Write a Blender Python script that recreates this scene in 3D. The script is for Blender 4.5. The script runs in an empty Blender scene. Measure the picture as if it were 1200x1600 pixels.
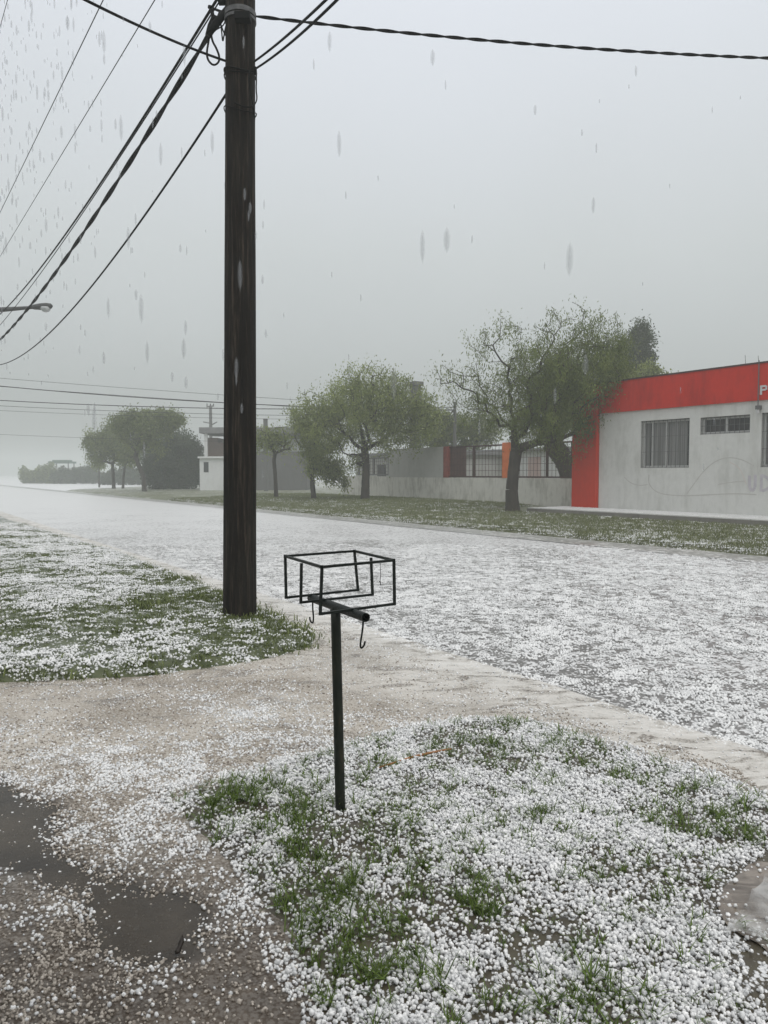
import bpy, math, random
import numpy as np
from mathutils import Vector, Matrix, noise as mnoise

random.seed(7)
rng = np.random.default_rng(7)
SC = bpy.context.scene
COL = SC.collection
R = math.radians

# ------------------------------------------------------------------ camera
CAM_H = 1.6
PITCH = math.atan(60 / 1200)          # the horizon lies a little above mid-frame
cam_d = bpy.data.cameras.new('camera')
cam = bpy.data.objects.new('camera', cam_d)
COL.objects.link(cam)
cam.location = (0, 0, CAM_H)
cam.rotation_euler = (R(90) - PITCH, 0, 0)
cam_d.sensor_fit = 'VERTICAL'
cam_d.sensor_height = 32
cam_d.sensor_width = 24
cam_d.lens = 24
cam_d.clip_start = 0.05
cam_d.clip_end = 3000
SC.camera = cam

# ------------------------------------------------------------------ world: overcast sky
SUN_EL, SUN_AZ = 58, 150
world = bpy.data.worlds.new("World")
SC.world = world
world.use_nodes = True
wt = world.node_tree
wt.nodes.clear()
def wn(t, **k):
    n = wt.nodes.new(t)
    for a, b in k.items(): setattr(n, a, b)
    return n
out = wn('ShaderNodeOutputWorld')
add = wn('ShaderNodeAddShader')
bg1 = wn('ShaderNodeBackground'); bg2 = wn('ShaderNodeBackground')
sky = wn('ShaderNodeTexSky', sky_type='NISHITA', sun_disc=False)
sky.sun_elevation = R(SUN_EL); sky.sun_rotation = R(SUN_AZ)
sky.air_density = 1.0; sky.dust_density = 4.0
hs = wn('ShaderNodeHueSaturation'); hs.inputs['Saturation'].default_value = 0.22
wt.links.new(sky.outputs[0], hs.inputs['Color'])
wt.links.new(hs.outputs[0], bg1.inputs['Color']); bg1.inputs['Strength'].default_value = 0.05
tc = wn('ShaderNodeTexCoord')
sep = wn('ShaderNodeSeparateXYZ')
wt.links.new(tc.outputs['Generated'], sep.inputs[0])
nz = wn('ShaderNodeTexNoise'); nz.inputs['Scale'].default_value = 1.6; nz.inputs['Detail'].default_value = 3
wt.links.new(tc.outputs['Generated'], nz.inputs['Vector'])
ma = wn('ShaderNodeMath', operation='MULTIPLY_ADD')
wt.links.new(nz.outputs['Fac'], ma.inputs[0]); ma.inputs[1].default_value = 0.16; ma.inputs[2].default_value = -0.08
ad = wn('ShaderNodeMath', operation='ADD')
wt.links.new(sep.outputs['Z'], ad.inputs[0]); wt.links.new(ma.outputs[0], ad.inputs[1])
cr = wn('ShaderNodeValToRGB')
e = cr.color_ramp.elements
e[0].position = 0.0; e[0].color = (0.265, 0.288, 0.28, 1)
e[1].position = 1.0; e[1].color = (1.22, 1.19, 1.13, 1)
m = cr.color_ramp.elements.new(0.28); m.color = (0.545, 0.58, 0.578, 1)
m = cr.color_ramp.elements.new(0.55); m.color = (0.78, 0.82, 0.88, 1)
wt.links.new(ad.outputs[0], cr.inputs[0])
wt.links.new(cr.outputs[0], bg2.inputs['Color']); bg2.inputs['Strength'].default_value = 0.86
wt.links.new(bg1.outputs[0], add.inputs[0]); wt.links.new(bg2.outputs[0], add.inputs[1])
wt.links.new(add.outputs[0], out.inputs['Surface'])

sun_d = bpy.data.lights.new('sun', 'SUN')
sun_d.energy = 0.5; sun_d.angle = R(35); sun_d.color = (1.0, 0.97, 0.93)
sun = bpy.data.objects.new('sun', sun_d); COL.objects.link(sun)
sdir = Vector((math.sin(R(SUN_AZ)) * math.cos(R(SUN_EL)), math.cos(R(SUN_AZ)) * math.cos(R(SUN_EL)), math.sin(R(SUN_EL))))
sun.rotation_euler = sdir.to_track_quat('Z', 'Y').to_euler()
sun.location = (0, -10, 30)

SC.view_settings.view_transform = 'Standard'
SC.view_settings.look = 'None'
SC.view_settings.exposure = 0
SC.view_settings.gamma = 1
SC.render.film_transparent = False
SC.cycles.volume_bounces = 1
SC.cycles.max_bounces = 6
SC.cycles.diffuse_bounces = 3
SC.cycles.glossy_bounces = 3
SC.cycles.transparent_max_bounces = 48
SC.cycles.use_denoising = True

# ------------------------------------------------------------------ frames of reference
TH = math.atan(785 / 1200)
D = np.array([-math.sin(TH), math.cos(TH)])       # along the street, away
N = np.array([math.cos(TH), math.sin(TH)])        # across the street
def UW(u, w, z=0.0):
    p = u * D + w * N
    return (float(p[0]), float(p[1]), z)
def toUW(x, y):
    return x * D[0] + y * D[1], x * N[0] + y * N[1]
CP, SP = math.cos(PITCH), math.sin(PITCH)
def ray(px, py):
    a, b = (px - 600) / 1200, (800 - py) / 1200
    return np.array([a, CP + b * SP, -SP + b * CP])
def G(px, py, z=0.0):                              # surveyed point at height z
    r = ray(px, py); t = (z - CAM_H) / r[2]
    return (r[0] * t, r[1] * t, z)
def AW(px, py, w):                                 # surveyed point on a plane parallel to the street
    r = ray(px, py); t = w / (r[0] * N[0] + r[1] * N[1])
    return (r[0] * t, r[1] * t, CAM_H + r[2] * t)
def AY(px, py, Y):
    r = ray(px, py); t = Y / r[1]
    return (r[0] * t, Y, CAM_H + r[2] * t)
def U_at(px, w, py=745):
    p = AW(px, py, w); return toUW(p[0], p[1])[0]

# ------------------------------------------------------------------ mesh helpers
class MB:
    def __init__(s): s.v = []; s.f = []
    def quad(s, a, b, c, d):
        n = len(s.v); s.v += [a, b, c, d]; s.f.append((n, n+1, n+2, n+3)); return s
    def poly(s, pts):
        n = len(s.v); s.v += list(pts); s.f.append(tuple(range(n, n+len(pts)))); return s
    def hexa(s, p):                                # 8 corners: bottom loop, top loop
        n = len(s.v); s.v += list(p)
        for q in ((3,2,1,0),(4,5,6,7),(0,1,5,4),(1,2,6,5),(2,3,7,6),(3,0,4,7)):
            s.f.append(tuple(n+i for i in q))
        return s
    def buw(s, u0, u1, w0, w1, z0, z1):            # box in street coordinates
        c = [(u0,w0),(u1,w0),(u1,w1),(u0,w1)]
        return s.hexa([UW(a,b,z0) for a,b in c] + [UW(a,b,z1) for a,b in c])
    def bx(s, x0, x1, y0, y1, z0, z1):
        c = [(x0,y0),(x1,y0),(x1,y1),(x0,y1)]
        return s.hexa([(a,b,z0) for a,b in c] + [(a,b,z1) for a,b in c])
    def tube(s, pts, r, sides=8, cap=True):
        pts = [Vector(p) for p in pts]
        rs = r if hasattr(r, '__len__') else [r]*len(pts)
        n0 = len(s.v); up = None
        for i, p in enumerate(pts):
            if i == 0: t = pts[1]-pts[0]
            elif i == len(pts)-1: t = pts[-1]-pts[-2]
            else: t = pts[i+1]-pts[i-1]
            t.normalize()
            if up is None:
                up = Vector((0,0,1)) if abs(t.z) < .9 else Vector((1,0,0))
            a = up - t*up.dot(t)
            if a.length < 1e-6: a = t.orthogonal()
            a.normalize(); up = a; b = t.cross(a)
            for k in range(sides):
                q = 2*math.pi*k/sides
                s.v.append(tuple(p + (a*math.cos(q)+b*math.sin(q))*rs[i]))
        for i in range(len(pts)-1):
            for k in range(sides):
                k2 = (k+1) % sides
                s.f.append((n0+i*sides+k, n0+i*sides+k2, n0+(i+1)*sides+k2, n0+(i+1)*sides+k))
        if cap:
            s.f.append(tuple(n0+k for k in range(sides))[::-1])
            s.f.append(tuple(n0+(len(pts)-1)*sides+k for k in range(sides)))
        return s
    def bar(s, a, b, wd, ht=None):                 # square-section bar
        ht = ht or wd
        a = Vector(a); b = Vector(b); t = (b-a).normalized()
        up = Vector((0,0,1)) if abs(t.z) < .95 else Vector((D[0], D[1], 0))
        x = t.cross(up).normalized()*wd/2; y = x.cross(t).normalized()*ht/2
        return s.hexa([tuple(a-x-y), tuple(a+x-y), tuple(a+x+y), tuple(a-x+y),
                       tuple(b-x-y), tuple(b+x-y), tuple(b+x+y), tuple(b-x+y)])
    def build(s, name, mat, parent=None, smooth=False, bevel=0):
        me = bpy.data.meshes.new(name); me.from_pydata(s.v, [], s.f); me.update()
        o = bpy.data.objects.new(name, me); COL.objects.link(o)
        if mat: me.materials.append(mat)
        if smooth: me.shade_smooth()
        if bevel:
            b = o.modifiers.new('bevel', 'BEVEL'); b.width = bevel; b.segments = 2; b.limit_method = 'ANGLE'
        if parent:
            o.parent = parent
            if parent.type == 'EMPTY':
                o.matrix_parent_inverse = Matrix.Translation(parent.location).inverted()
        return o
def tag(o, label=None, cat=None, group=None, kind=None):
    if label: o['label'] = label
    if cat: o['category'] = cat
    if group: o['group'] = group
    if kind: o['kind'] = kind
    return o
def thing(name, loc, label, cat, group=None):
    o = bpy.data.objects.new(name, None); COL.objects.link(o); o.location = loc
    o.empty_display_size = .3
    return tag(o, label, cat, group)
def npmesh(name, V, F, mat, parent=None, attr=None, smooth=False):
    V = np.asarray(V, dtype=np.float32); F = np.asarray(F, dtype=np.int32)
    me = bpy.data.meshes.new(name)
    me.vertices.add(len(V)); me.vertices.foreach_set('co', V.ravel())
    k = F.shape[1]
    me.loops.add(F.size); me.loops.foreach_set('vertex_index', F.ravel())
    me.polygons.add(len(F))
    me.polygons.foreach_set('loop_start', np.arange(len(F), dtype=np.int32)*k)
    me.update(calc_edges=True); me.validate()
    if attr is not None:
        a = me.attributes.new('var', 'FLOAT', 'POINT'); a.data.foreach_set('value', np.asarray(attr, dtype=np.float32))
    if smooth: me.shade_smooth()
    me.materials.append(mat)
    o = bpy.data.objects.new(name, me); COL.objects.link(o)
    if parent:
        o.parent = parent
        if parent.type == 'EMPTY':
            o.matrix_parent_inverse = Matrix.Translation(parent.location).inverted()
    return o

# numpy value noise
_tab = rng.random((256, 256))
def vn(x, y):
    xi = np.floor(x).astype(int); yi = np.floor(y).astype(int)
    fx = x-xi; fy = y-yi; fx = fx*fx*(3-2*fx); fy = fy*fy*(3-2*fy)
    a = _tab[xi % 256, yi % 256]; b = _tab[(xi+1) % 256, yi % 256]
    c = _tab[xi % 256, (yi+1) % 256]; d = _tab[(xi+1) % 256, (yi+1) % 256]
    return (a*(1-fx)+b*fx)*(1-fy) + (c*(1-fx)+d*fx)*fy
def fbm(x, y, o=4):
    s = 0; t = 0; a = 1
    for i in range(o):
        s = s + a*vn(x*2**i+17.3*i, y*2**i+9.1*i); t += a; a *= .55
    return s/t
def smooth(a, b, x):
    t = np.clip((x-a)/(b-a), 0, 1); return t*t*(3-2*t)
def sdist(px, py, poly):                            # signed distance, >0 inside
    P = np.asarray(poly)[:, :2]; n = len(P)
    d = np.full(px.shape, 1e9); ins = np.zeros(px.shape, bool)
    for i in range(n):
        a = P[i]; b = P[(i+1) % n]; e = b-a
        t = np.clip(((px-a[0])*e[0]+(py-a[1])*e[1])/max(e@e, 1e-12), 0, 1)
        d = np.minimum(d, np.hypot(px-a[0]-t*e[0], py-a[1]-t*e[1]))
        c = ((a[1] > py) != (b[1] > py)) & (px < (b[0]-a[0])*(py-a[1])/((b[1]-a[1]) or 1e-12)+a[0])
        ins ^= c
    return np.where(ins, d, -d)
def chaikin(P, n=2):
    P = [np.array(p[:2], float) for p in P]
    for _ in range(n):
        Q = []
        for i in range(len(P)):
            a, b = P[i], P[(i+1) % len(P)]
            Q += [a*.75+b*.25, a*.25+b*.75]
        P = Q
    return np.array(P)

# ------------------------------------------------------------------ materials
class NT:
    def __init__(s, name):
        s.m = bpy.data.materials.new(name); s.m.use_nodes = True
        s.t = s.m.node_tree; s.t.nodes.clear()
        s.o = s.n('ShaderNodeOutputMaterial'); s.b = s.n('ShaderNodeBsdfPrincipled')
        s.l(s.b.outputs[0], s.o.inputs['Surface'])
        s.pos = s.n('ShaderNodeNewGeometry').outputs['Position']
    def n(s, t, **k):
        x = s.t.nodes.new(t)
        for a, b in k.items(): setattr(x, a, b)
        return x
    def l(s, a, b): s.t.links.new(a, b)
    def noise(s, scale, detail=4, rough=.55, vec=None, stretch=None, dist=0):
        v = vec or s.pos
        if stretch:
            m = s.n('ShaderNodeMapping'); m.inputs['Scale'].default_value = stretch
            s.l(v, m.inputs['Vector']); v = m.outputs[0]
        x = s.n('ShaderNodeTexNoise'); x.inputs['Scale'].default_value = scale
        x.inputs['Detail'].default_value = detail; x.inputs['Roughness'].default_value = rough
        x.inputs['Distortion'].default_value = dist
        s.l(v, x.inputs['Vector']); return x.outputs['Fac']
    def voro(s, scale, feat='F1', stretch=None):
        v = s.pos
        if stretch:
            m = s.n('ShaderNodeMapping'); m.inputs['Scale'].default_value = stretch
            s.l(v, m.inputs['Vector']); v = m.outputs[0]
        x = s.n('ShaderNodeTexVoronoi', feature=feat); x.inputs['Scale'].default_value = scale
        s.l(v, x.inputs['Vector']); return x.outputs
    def ramp(s, f, stops):
        x = s.n('ShaderNodeValToRGB'); el = x.color_ramp.elements
        while len(el) > 1: el.remove(el[-1])
        for i, (p, c) in enumerate(stops):
            if i == 0: el[0].position = p; k = el[0]
            else: k = el.new(p)
            k.color = (*c, 1) if hasattr(c, '__len__') else (c, c, c, 1)
        s.l(f, x.inputs[0]); return x.outputs[0]
    def math(s, op, a, b=None, c=None):
        x = s.n('ShaderNodeMath', operation=op)
        for i, q in enumerate((a, b, c)):
            if q is None: continue
            if isinstance(q, (int, float)): x.inputs[i].default_value = q
            else: s.l(q, x.inputs[i])
        return x.outputs[0]
    def mix(s, f, a, b):
        x = s.n('ShaderNodeMix', data_type='RGBA')
        for i, q in ((0, f), (6, a), (7, b)):
            if isinstance(q, (int, float)): x.inputs[i].default_value = q
            elif isinstance(q, tuple): x.inputs[i].default_value = (*q, 1)
            else: s.l(q, x.inputs[i])
        return x.outputs[2]
    def set(s, **k):
        for a, v in k.items():
            i = s.b.inputs[a.replace('_', ' ')]
            if isinstance(v, tuple): i.default_value = (*v, 1) if len(v) == 3 else v
            elif isinstance(v, (int, float)): i.default_value = v
            else: s.l(v, i)
        return s
    def bump(s, h, strength=.5, dist=.02):
        x = s.n('ShaderNodeBump'); x.inputs['Strength'].default_value = strength; x.inputs['Distance'].default_value = dist
        s.l(h, x.inputs['Height']); s.l(x.outputs[0], s.b.inputs['Normal']); return s

def plain(name, c, rough=.6, var=.15, scale=3, metal=0, stretch=None, bump=0, bscale=60, spec=.3):
    t = NT(name); t.b.inputs['Specular IOR Level'].default_value = spec
    a = tuple(x*(1-var) for x in c); b = tuple(min(1, x*(1+var)) for x in c)
    t.set(Base_Color=t.ramp(t.noise(scale, 5, .6, stretch=stretch), [(.3, a), (.7, b)]), Roughness=rough, Metallic=metal)
    if bump: t.bump(t.noise(bscale, 3), bump, .01)
    return t.m

def hail_ground(name, dark, dark2, cover, fine=38, hail=(.78,.79,.80), wet=.45, far=None, patch=1.3):
    """ground with a scatter of white hail too small to model one by one; cover 0..1 = share that is white"""
    t = NT(name)
    soil = t.ramp(t.noise(9, 6, .65), [(.3, dark), (.7, dark2)])
    big = t.noise(patch, 4, .6)
    mid = t.noise(fine*.28, 5, .7)
    vo = t.voro(fine)
    f = t.math('MULTIPLY_ADD', big, .55, -.27)
    f = t.math('ADD', f, t.math('MULTIPLY_ADD', mid, 1.5, -.75))
    f = t.math('ADD', f, t.math('MULTIPLY_ADD', vo['Distance'], -.55, .2))
    c = cover-.5
    if far:                                          # cover grows along the street
        sp = t.n('ShaderNodeSeparateXYZ'); t.l(t.pos, sp.inputs[0])
        g = t.n('ShaderNodeMapRange'); g.inputs['From Min'].default_value = far[0]; g.inputs['From Max'].default_value = far[1]
        g.inputs['To Min'].default_value = 0; g.inputs['To Max'].default_value = far[2]
        t.l(sp.outputs['Y'], g.inputs['Value'])
        f = t.math('ADD', f, g.outputs[0])
    f = t.math('ADD', f, c)
    msk = t.ramp(f, [(.0, 0.0), (.1, 1.0)])
    hc = t.mix(vo['Distance'], hail, tuple(x*.8 for x in hail))
    t.set(Base_Color=t.mix(msk, soil, hc), Roughness=wet)
    t.bump(t.math('ADD', t.math('MULTIPLY', msk, t.math('SUBTRACT', 1.0, vo['Distance'])), t.math('MULTIPLY', soil, .3)), .6, .02)
    return t.m

# --- setting
def m_slush(name):
    """brown mud near the house, beige slush further out, paler washed slush along the street gutter"""
    t = NT(name)
    sp = t.n('ShaderNodeSeparateXYZ'); t.l(t.pos, sp.inputs[0])
    big = t.noise(.8, 5, .6, dist=.5)
    flow = t.noise(2.0, 8, .68, stretch=(1, 2.2, 1), dist=1.4)
    fine = t.noise(60, 5, .75); gran = t.voro(70); gran2 = t.voro(38)
    w = t.math('ADD', t.math('MULTIPLY', sp.outputs['X'], float(N[0])), t.math('MULTIPLY', sp.outputs['Y'], float(N[1])))
    wob = t.math('MULTIPLY_ADD', big, 1.6, -.8)
    gut = t.n('ShaderNodeMapRange'); gut.inputs['From Min'].default_value = 2.6; gut.inputs['From Max'].default_value = 3.9
    t.l(t.math('ADD', w, wob), gut.inputs['Value'])
    near = t.n('ShaderNodeMapRange'); near.inputs['From Min'].default_value = 2.5; near.inputs['From Max'].default_value = 4.3
    t.l(t.math('ADD', sp.outputs['Y'], t.math('MULTIPLY_ADD', flow, 1.6, -.8)), near.inputs['Value'])
    beige = t.ramp(big, [(.34, (.22,.18,.135)), (.5, (.33,.285,.23)), (.66, (.46,.42,.36))])
    pale = t.ramp(flow, [(.36, (.20,.18,.15)), (.43, (.42,.40,.36)), (.52, (.62,.605,.57)), (.68, (.76,.75,.72))])
    mud = t.ramp(flow, [(.33, (.028,.018,.011)), (.52, (.066,.047,.031)), (.72, (.125,.096,.070))])
    c = t.mix(gut.outputs[0], t.mix(near.outputs[0], mud, beige), pale)
    dirt = t.ramp(flow, [(.40, 1.0), (.455, 0.0)])
    c = t.mix(t.math('MULTIPLY', dirt, .85), c, (.12,.10,.08))
    g = t.math('ADD', t.math('MULTIPLY', fine, 1.0), t.math('MULTIPLY', gran['Distance'], -.5))
    g = t.math('ADD', g, t.math('MULTIPLY', big, .35))
    gr = t.ramp(g, [(.36, 0.0), (.50, 1.0)])
    c = t.mix(t.math('MULTIPLY', gr, t.math('MULTIPLY_ADD', near.outputs[0], .45, .14)), c, (.66,.63,.585))
    pit = t.ramp(t.noise(34, 5, .8), [(.30, 1.0), (.42, 0.0)])
    c = t.mix(t.math('MULTIPLY', pit, .5), c, (.12,.10,.085))
    lowz = t.n('ShaderNodeMapRange'); lowz.inputs['From Min'].default_value = .004; lowz.inputs['From Max'].default_value = -.006
    t.l(sp.outputs['Z'], lowz.inputs['Value'])
    inn = t.n('ShaderNodeMapRange'); inn.inputs['From Min'].default_value = 2.6; inn.inputs['From Max'].default_value = 2.2
    t.l(w, inn.inputs['Value'])
    c = t.mix(t.math('MULTIPLY', t.math('MULTIPLY', lowz.outputs[0], inn.outputs[0]), .85), c, (.045,.036,.027))
    t.set(Base_Color=c, Roughness=t.ramp(big, [(.3, .28), (.7, .55)]))
    t.bump(t.math('ADD', t.math('ADD', fine, t.math('MULTIPLY', flow, .8)), t.math('MULTIPLY', gran2['Distance'], -.6)), .6, .014)
    return t.m
def m_water(name='puddle_water', c=(.030,.024,.0165)):
    t = NT(name)
    t.set(Base_Color=t.ramp(t.noise(2.5, 6, .65), [(.35, c), (.68, tuple(x*2.4 for x in c))]), Roughness=.07, IOR=1.33, Alpha=.86)
    t.bump(t.noise(26, 4), .25, .005)
    return t.m
MAT = {}
MAT['drive'] = m_slush('slush_covered_driveway'); MAT['gutter'] = m_slush('slush_washed_concrete'); MAT['water'] = m_water()
MAT['road'] = hail_ground('hail_on_asphalt', (.105,.10,.095), (.175,.168,.16), .60, fine=30, hail=(.74,.745,.745), wet=.3, far=(8, 44, .44), patch=.5)
MAT['lawn'] = hail_ground('hail_on_soil', (.035,.026,.018), (.075,.065,.035), .46, fine=55)
MAT['lawn_left'] = hail_ground('hail_on_grass', (.035,.05,.014), (.09,.105,.04), .50, fine=34, far=(9, 30, .1))
MAT['verge'] = hail_ground('hail_on_verge_grass', (.07,.08,.035), (.14,.15,.075), .32, fine=7, hail=(.42,.43,.385), far=(35, 85, .5), patch=.35)
MAT['ground'] = hail_ground('hail_on_open_ground', (.13,.13,.11), (.2,.2,.17), .95, fine=6, patch=.05)

def m_hail(name, lo, hi, rough=.35):
    t = NT(name)
    oi = t.n('ShaderNodeObjectInfo')
    t.set(Base_Color=t.ramp(oi.outputs['Random'], [(0, lo), (.5, tuple((a+b)/2 for a, b in zip(lo, hi))), (1, hi)]), Roughness=rough)
    t.b.inputs['Specular IOR Level'].default_value = .4
    return t.m
MAT['hail'] = m_hail('white_hail', (.60,.61,.62), (.95,.95,.945), .25)
MAT['hail_road'] = m_hail('white_hail_on_road', (.66,.665,.665), (.85,.855,.85))
MAT['hail_mud'] = m_hail('muddy_hail', (.20,.17,.14), (.56,.51,.45))
def m_leaf(name, a, b, trans=.3):
    t = NT(name)
    at = t.n('ShaderNodeAttribute', attribute_name='var')
    c = t.ramp(at.outputs['Fac'], [(0, a), (1, b)])
    t.set(Base_Color=c, Roughness=.5)
    tr = t.n('ShaderNodeBsdfTranslucent'); t.l(c, tr.inputs[0])
    mx = t.n('ShaderNodeMixShader'); mx.inputs[0].default_value = trans
    t.l(t.b.outputs[0], mx.inputs[1]); t.l(tr.outputs[0], mx.inputs[2]); t.l(mx.outputs[0], t.o.inputs['Surface'])
    return t.m
MAT['leaf'] = m_leaf('willowy_leaves', (.045,.068,.012), (.20,.25,.045))
MAT['leaf_pale'] = m_leaf('pale_leaves', (.085,.115,.026), (.30,.35,.095))
MAT['leaf_dark'] = m_leaf('dark_leaves', (.018,.034,.010), (.055,.085,.025))
MAT['leaf_far'] = m_leaf('olive_leaves', (.055,.08,.016), (.21,.25,.06))
MAT['grass'] = m_leaf('grass_blades', (.03,.058,.007), (.15,.23,.028), .3)
MAT['grass_left'] = m_leaf('short_lawn_blades', (.045,.065,.014), (.17,.21,.05), .25)
MAT['grass_dry'] = m_leaf('verge_grass_blades', (.08,.095,.03), (.20,.225,.09), .25)
MAT['bark'] = plain('dark_wet_bark', (.045,.038,.03), .8, .4, 8, stretch=(1,1,.25), bump=.6, bscale=25)
def m_pole():
    t = NT('tarred_pole_wood')
    g = t.noise(26, 7, .7, stretch=(1, 1, .05))
    g2 = t.noise(5, 5, .6, stretch=(1, 1, .3))
    c = t.ramp(g, [(.34, (.002,.0015,.0012)), (.52, (.011,.0075,.005)), (.70, (.085,.065,.048))])
    c = t.mix(t.ramp(g2, [(.45, 0.0), (.7, .5)]), c, (.018,.015,.011))
    t.b.inputs['Specular IOR Level'].default_value = .12
    t.set(Base_Color=c, Roughness=.7); t.bump(g, 1.0, .04)
    return t.m
MAT['pole'] = m_pole()
MAT['iron'] = plain('dark_green_painted_iron', (.006,.009,.007), .45, .4, 30, bump=.25, bscale=90, spec=.18)
def m_post():
    t = NT('weathered_green_iron')
    n1 = t.noise(18, 6, .7, stretch=(1, 1, .4))
    t.set(Base_Color=t.ramp(n1, [(.35, (.004,.007,.005)), (.58, (.013,.016,.010)), (.74, (.045,.03,.016))]), Roughness=.5); t.b.inputs['Specular IOR Level'].default_value = .2
    t.bump(n1, .3, .004); return t.m
MAT['post'] = m_post()
MAT['cable'] = plain('black_cable', (.006,.006,.006), .6, .2, spec=.08)
MAT['wire_grey'] = plain('thin_grey_wire', (.05,.05,.052), .5, .2)
MAT['steel'] = plain('galvanised_steel', (.10,.10,.10), .6, .4, 20, metal=.3)
MAT['porcelain'] = plain('dark_insulator', (.03,.022,.02), .3)
def m_wall(name, c, stain, amt=.5, dirt_scale=1.2):
    t = NT(name); t.b.inputs['Specular IOR Level'].default_value = .15
    st = t.noise(dirt_scale*3, 6, .7, stretch=(1, 1, .22))
    bl = t.noise(.8, 4, .6)
    f = t.math('MULTIPLY', t.ramp(t.math('ADD', t.math('MULTIPLY', st, .6), t.math('MULTIPLY', bl, .5)), [(.52, 0.0), (.72, 1.0)]), amt)
    t.set(Base_Color=t.mix(f, t.ramp(t.noise(6, 5), [(.3, tuple(x*.93 for x in c)), (.7, c)]), stain), Roughness=.75)
    t.bump(t.noise(40, 4), .12, .01); return t.m
MAT['white_wall'] = m_wall('white_painted_render', (.66,.66,.635), (.42,.42,.39), .6)
MAT['red_wall'] = m_wall('red_painted_render', (.56,.022,.008), (.30,.009,.005), .7)
MAT['pillar_red'] = m_wall('orange_red_painted_render', (.56,.036,.010), (.42,.026,.010), .6)
MAT['fence_wall'] = m_wall('stained_white_fence_wall', (.62,.61,.56), (.20,.19,.16), .7, 1.8)
MAT['grey_wall'] = m_wall('grey_render', (.42,.42,.40), (.28,.28,.26), .6)
MAT['dark_wall'] = m_wall('dark_grey_render', (.15,.15,.146), (.10,.10,.097), .5)
MAT['brown_wall'] = m_wall('bare_brick_wall', (.16,.115,.095), (.1,.08,.07), .5)
MAT['far_white'] = m_wall('far_white_render', (.66,.67,.66), (.5,.5,.48), .4)
MAT['pink_wall'] = m_wall('faded_pink_render', (.50,.36,.33), (.55,.52,.5), .7)
MAT['roof_slab'] = plain('grey_roof_slab', (.20,.20,.20), .7)
MAT['rust'] = plain('rust_red_iron', (.22,.035,.02), .6, .3, 8)
MAT['rust_dark'] = plain('dark_rusty_iron', (.05,.02,.016), .6, .3, 8)
MAT['orange'] = plain('orange_paint', (.62,.16,.045), .6, .15, 4)
MAT['win_frame'] = plain('pale_grey_aluminium', (.48,.48,.47), .45, .08)
MAT['win_dark'] = plain('dark_grey_paint', (.12,.12,.12), .5, .1)
MAT['reveal'] = plain('sill_grey_render', (.33,.33,.32), .7, .1)  # even mid grey, used on the window sills
def m_glass(name, c):
    t = NT(name); t.set(Base_Color=c, Roughness=.12, IOR=1.45); return t.m
MAT['glass'] = m_glass('dark_window_glass', (.025,.026,.028))
def m_curtain():
    t = NT('grey_curtain')
    w = t.noise(16, 2, .5, stretch=(1, 1, .02))
    t.set(Base_Color=t.ramp(w, [(.35, (.13,.13,.125)), (.65, (.24,.24,.235))]), Roughness=.7)
    t.bump(w, .8, .03)
    t.b.inputs['Coat Weight'].default_value = .4
    return t.m
MAT['curtain'] = m_curtain()
MAT['kerb'] = m_wall('worn_kerb_concrete', (.22,.21,.19), (.12,.11,.1), .6)
MAT['green_roof'] = plain('faded_green_sheet', (.10,.16,.13), .6)
MAT['paint_grey'] = plain('faded_mural_line', (.50,.49,.465), .8, .08, 6)
MAT['paint_lilac'] = plain('faded_lilac_paint', (.50,.475,.51), .8, .12, 6)
MAT['paint_pink'] = plain('faded_pink_paint', (.60,.555,.52), .8, .04, 6)
MAT['letter'] = plain('pale_grey_letter', (.55,.55,.55), .5, .05)
MAT['leafdry'] = plain('dry_brown_leaf', (.28,.13,.05), .6, .3, 20)
MAT['muddark'] = plain('wet_black_leaf', (.02,.014,.01), .4, .3, 20)

# ------------------------------------------------------------------ ground sheets
def grid_sheet(name, us, ws, zf, mat, label=None, frame='uw', kind='structure', smooth_=True):
    Uq, Wq = np.meshgrid(us, ws, indexing='ij')
    if frame == 'uw': X = Uq*D[0]+Wq*N[0]; Y = Uq*D[1]+Wq*N[1]
    else: X, Y = Uq, Wq
    Z = zf(X, Y) if frame != 'uw' else zf(Uq, Wq)
    nu, nw = X.shape
    V = np.stack([X, Y, Z], -1).reshape(-1, 3)
    i = np.arange(nu-1)[:, None]*nw + np.arange(nw-1)[None, :]
    F = np.stack([i, i+1, i+nw+1, i+nw], -1).reshape(-1, 4)
    if frame == 'uw': F = F[:, ::-1] if False else F
    o = npmesh(name, V, F[:, ::-1], mat, smooth=smooth_)
    # make normals point up
    if o.data.polygons[0].normal.z < 0: o.data.flip_normals()
    o['kind'] = kind
    if label: o['label'] = label
    return o
def gs(a, b, n0, g=1.0):
    t = np.linspace(0, 1, n0); return a+(b-a)*t**g

grid_sheet('ground', np.linspace(-500, 500, 41), np.linspace(-400, 600, 41), lambda X, Y: X*0-.05, MAT['ground'], frame='xy')
grid_sheet('road', np.concatenate([np.linspace(-30, 30, 60), np.linspace(35, 260, 30)]), np.linspace(3.9, 14.2, 30),
           lambda U, W: .05*(1-((W-9)/5.2)**2)*0.6 - .004, MAT['road'])
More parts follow.
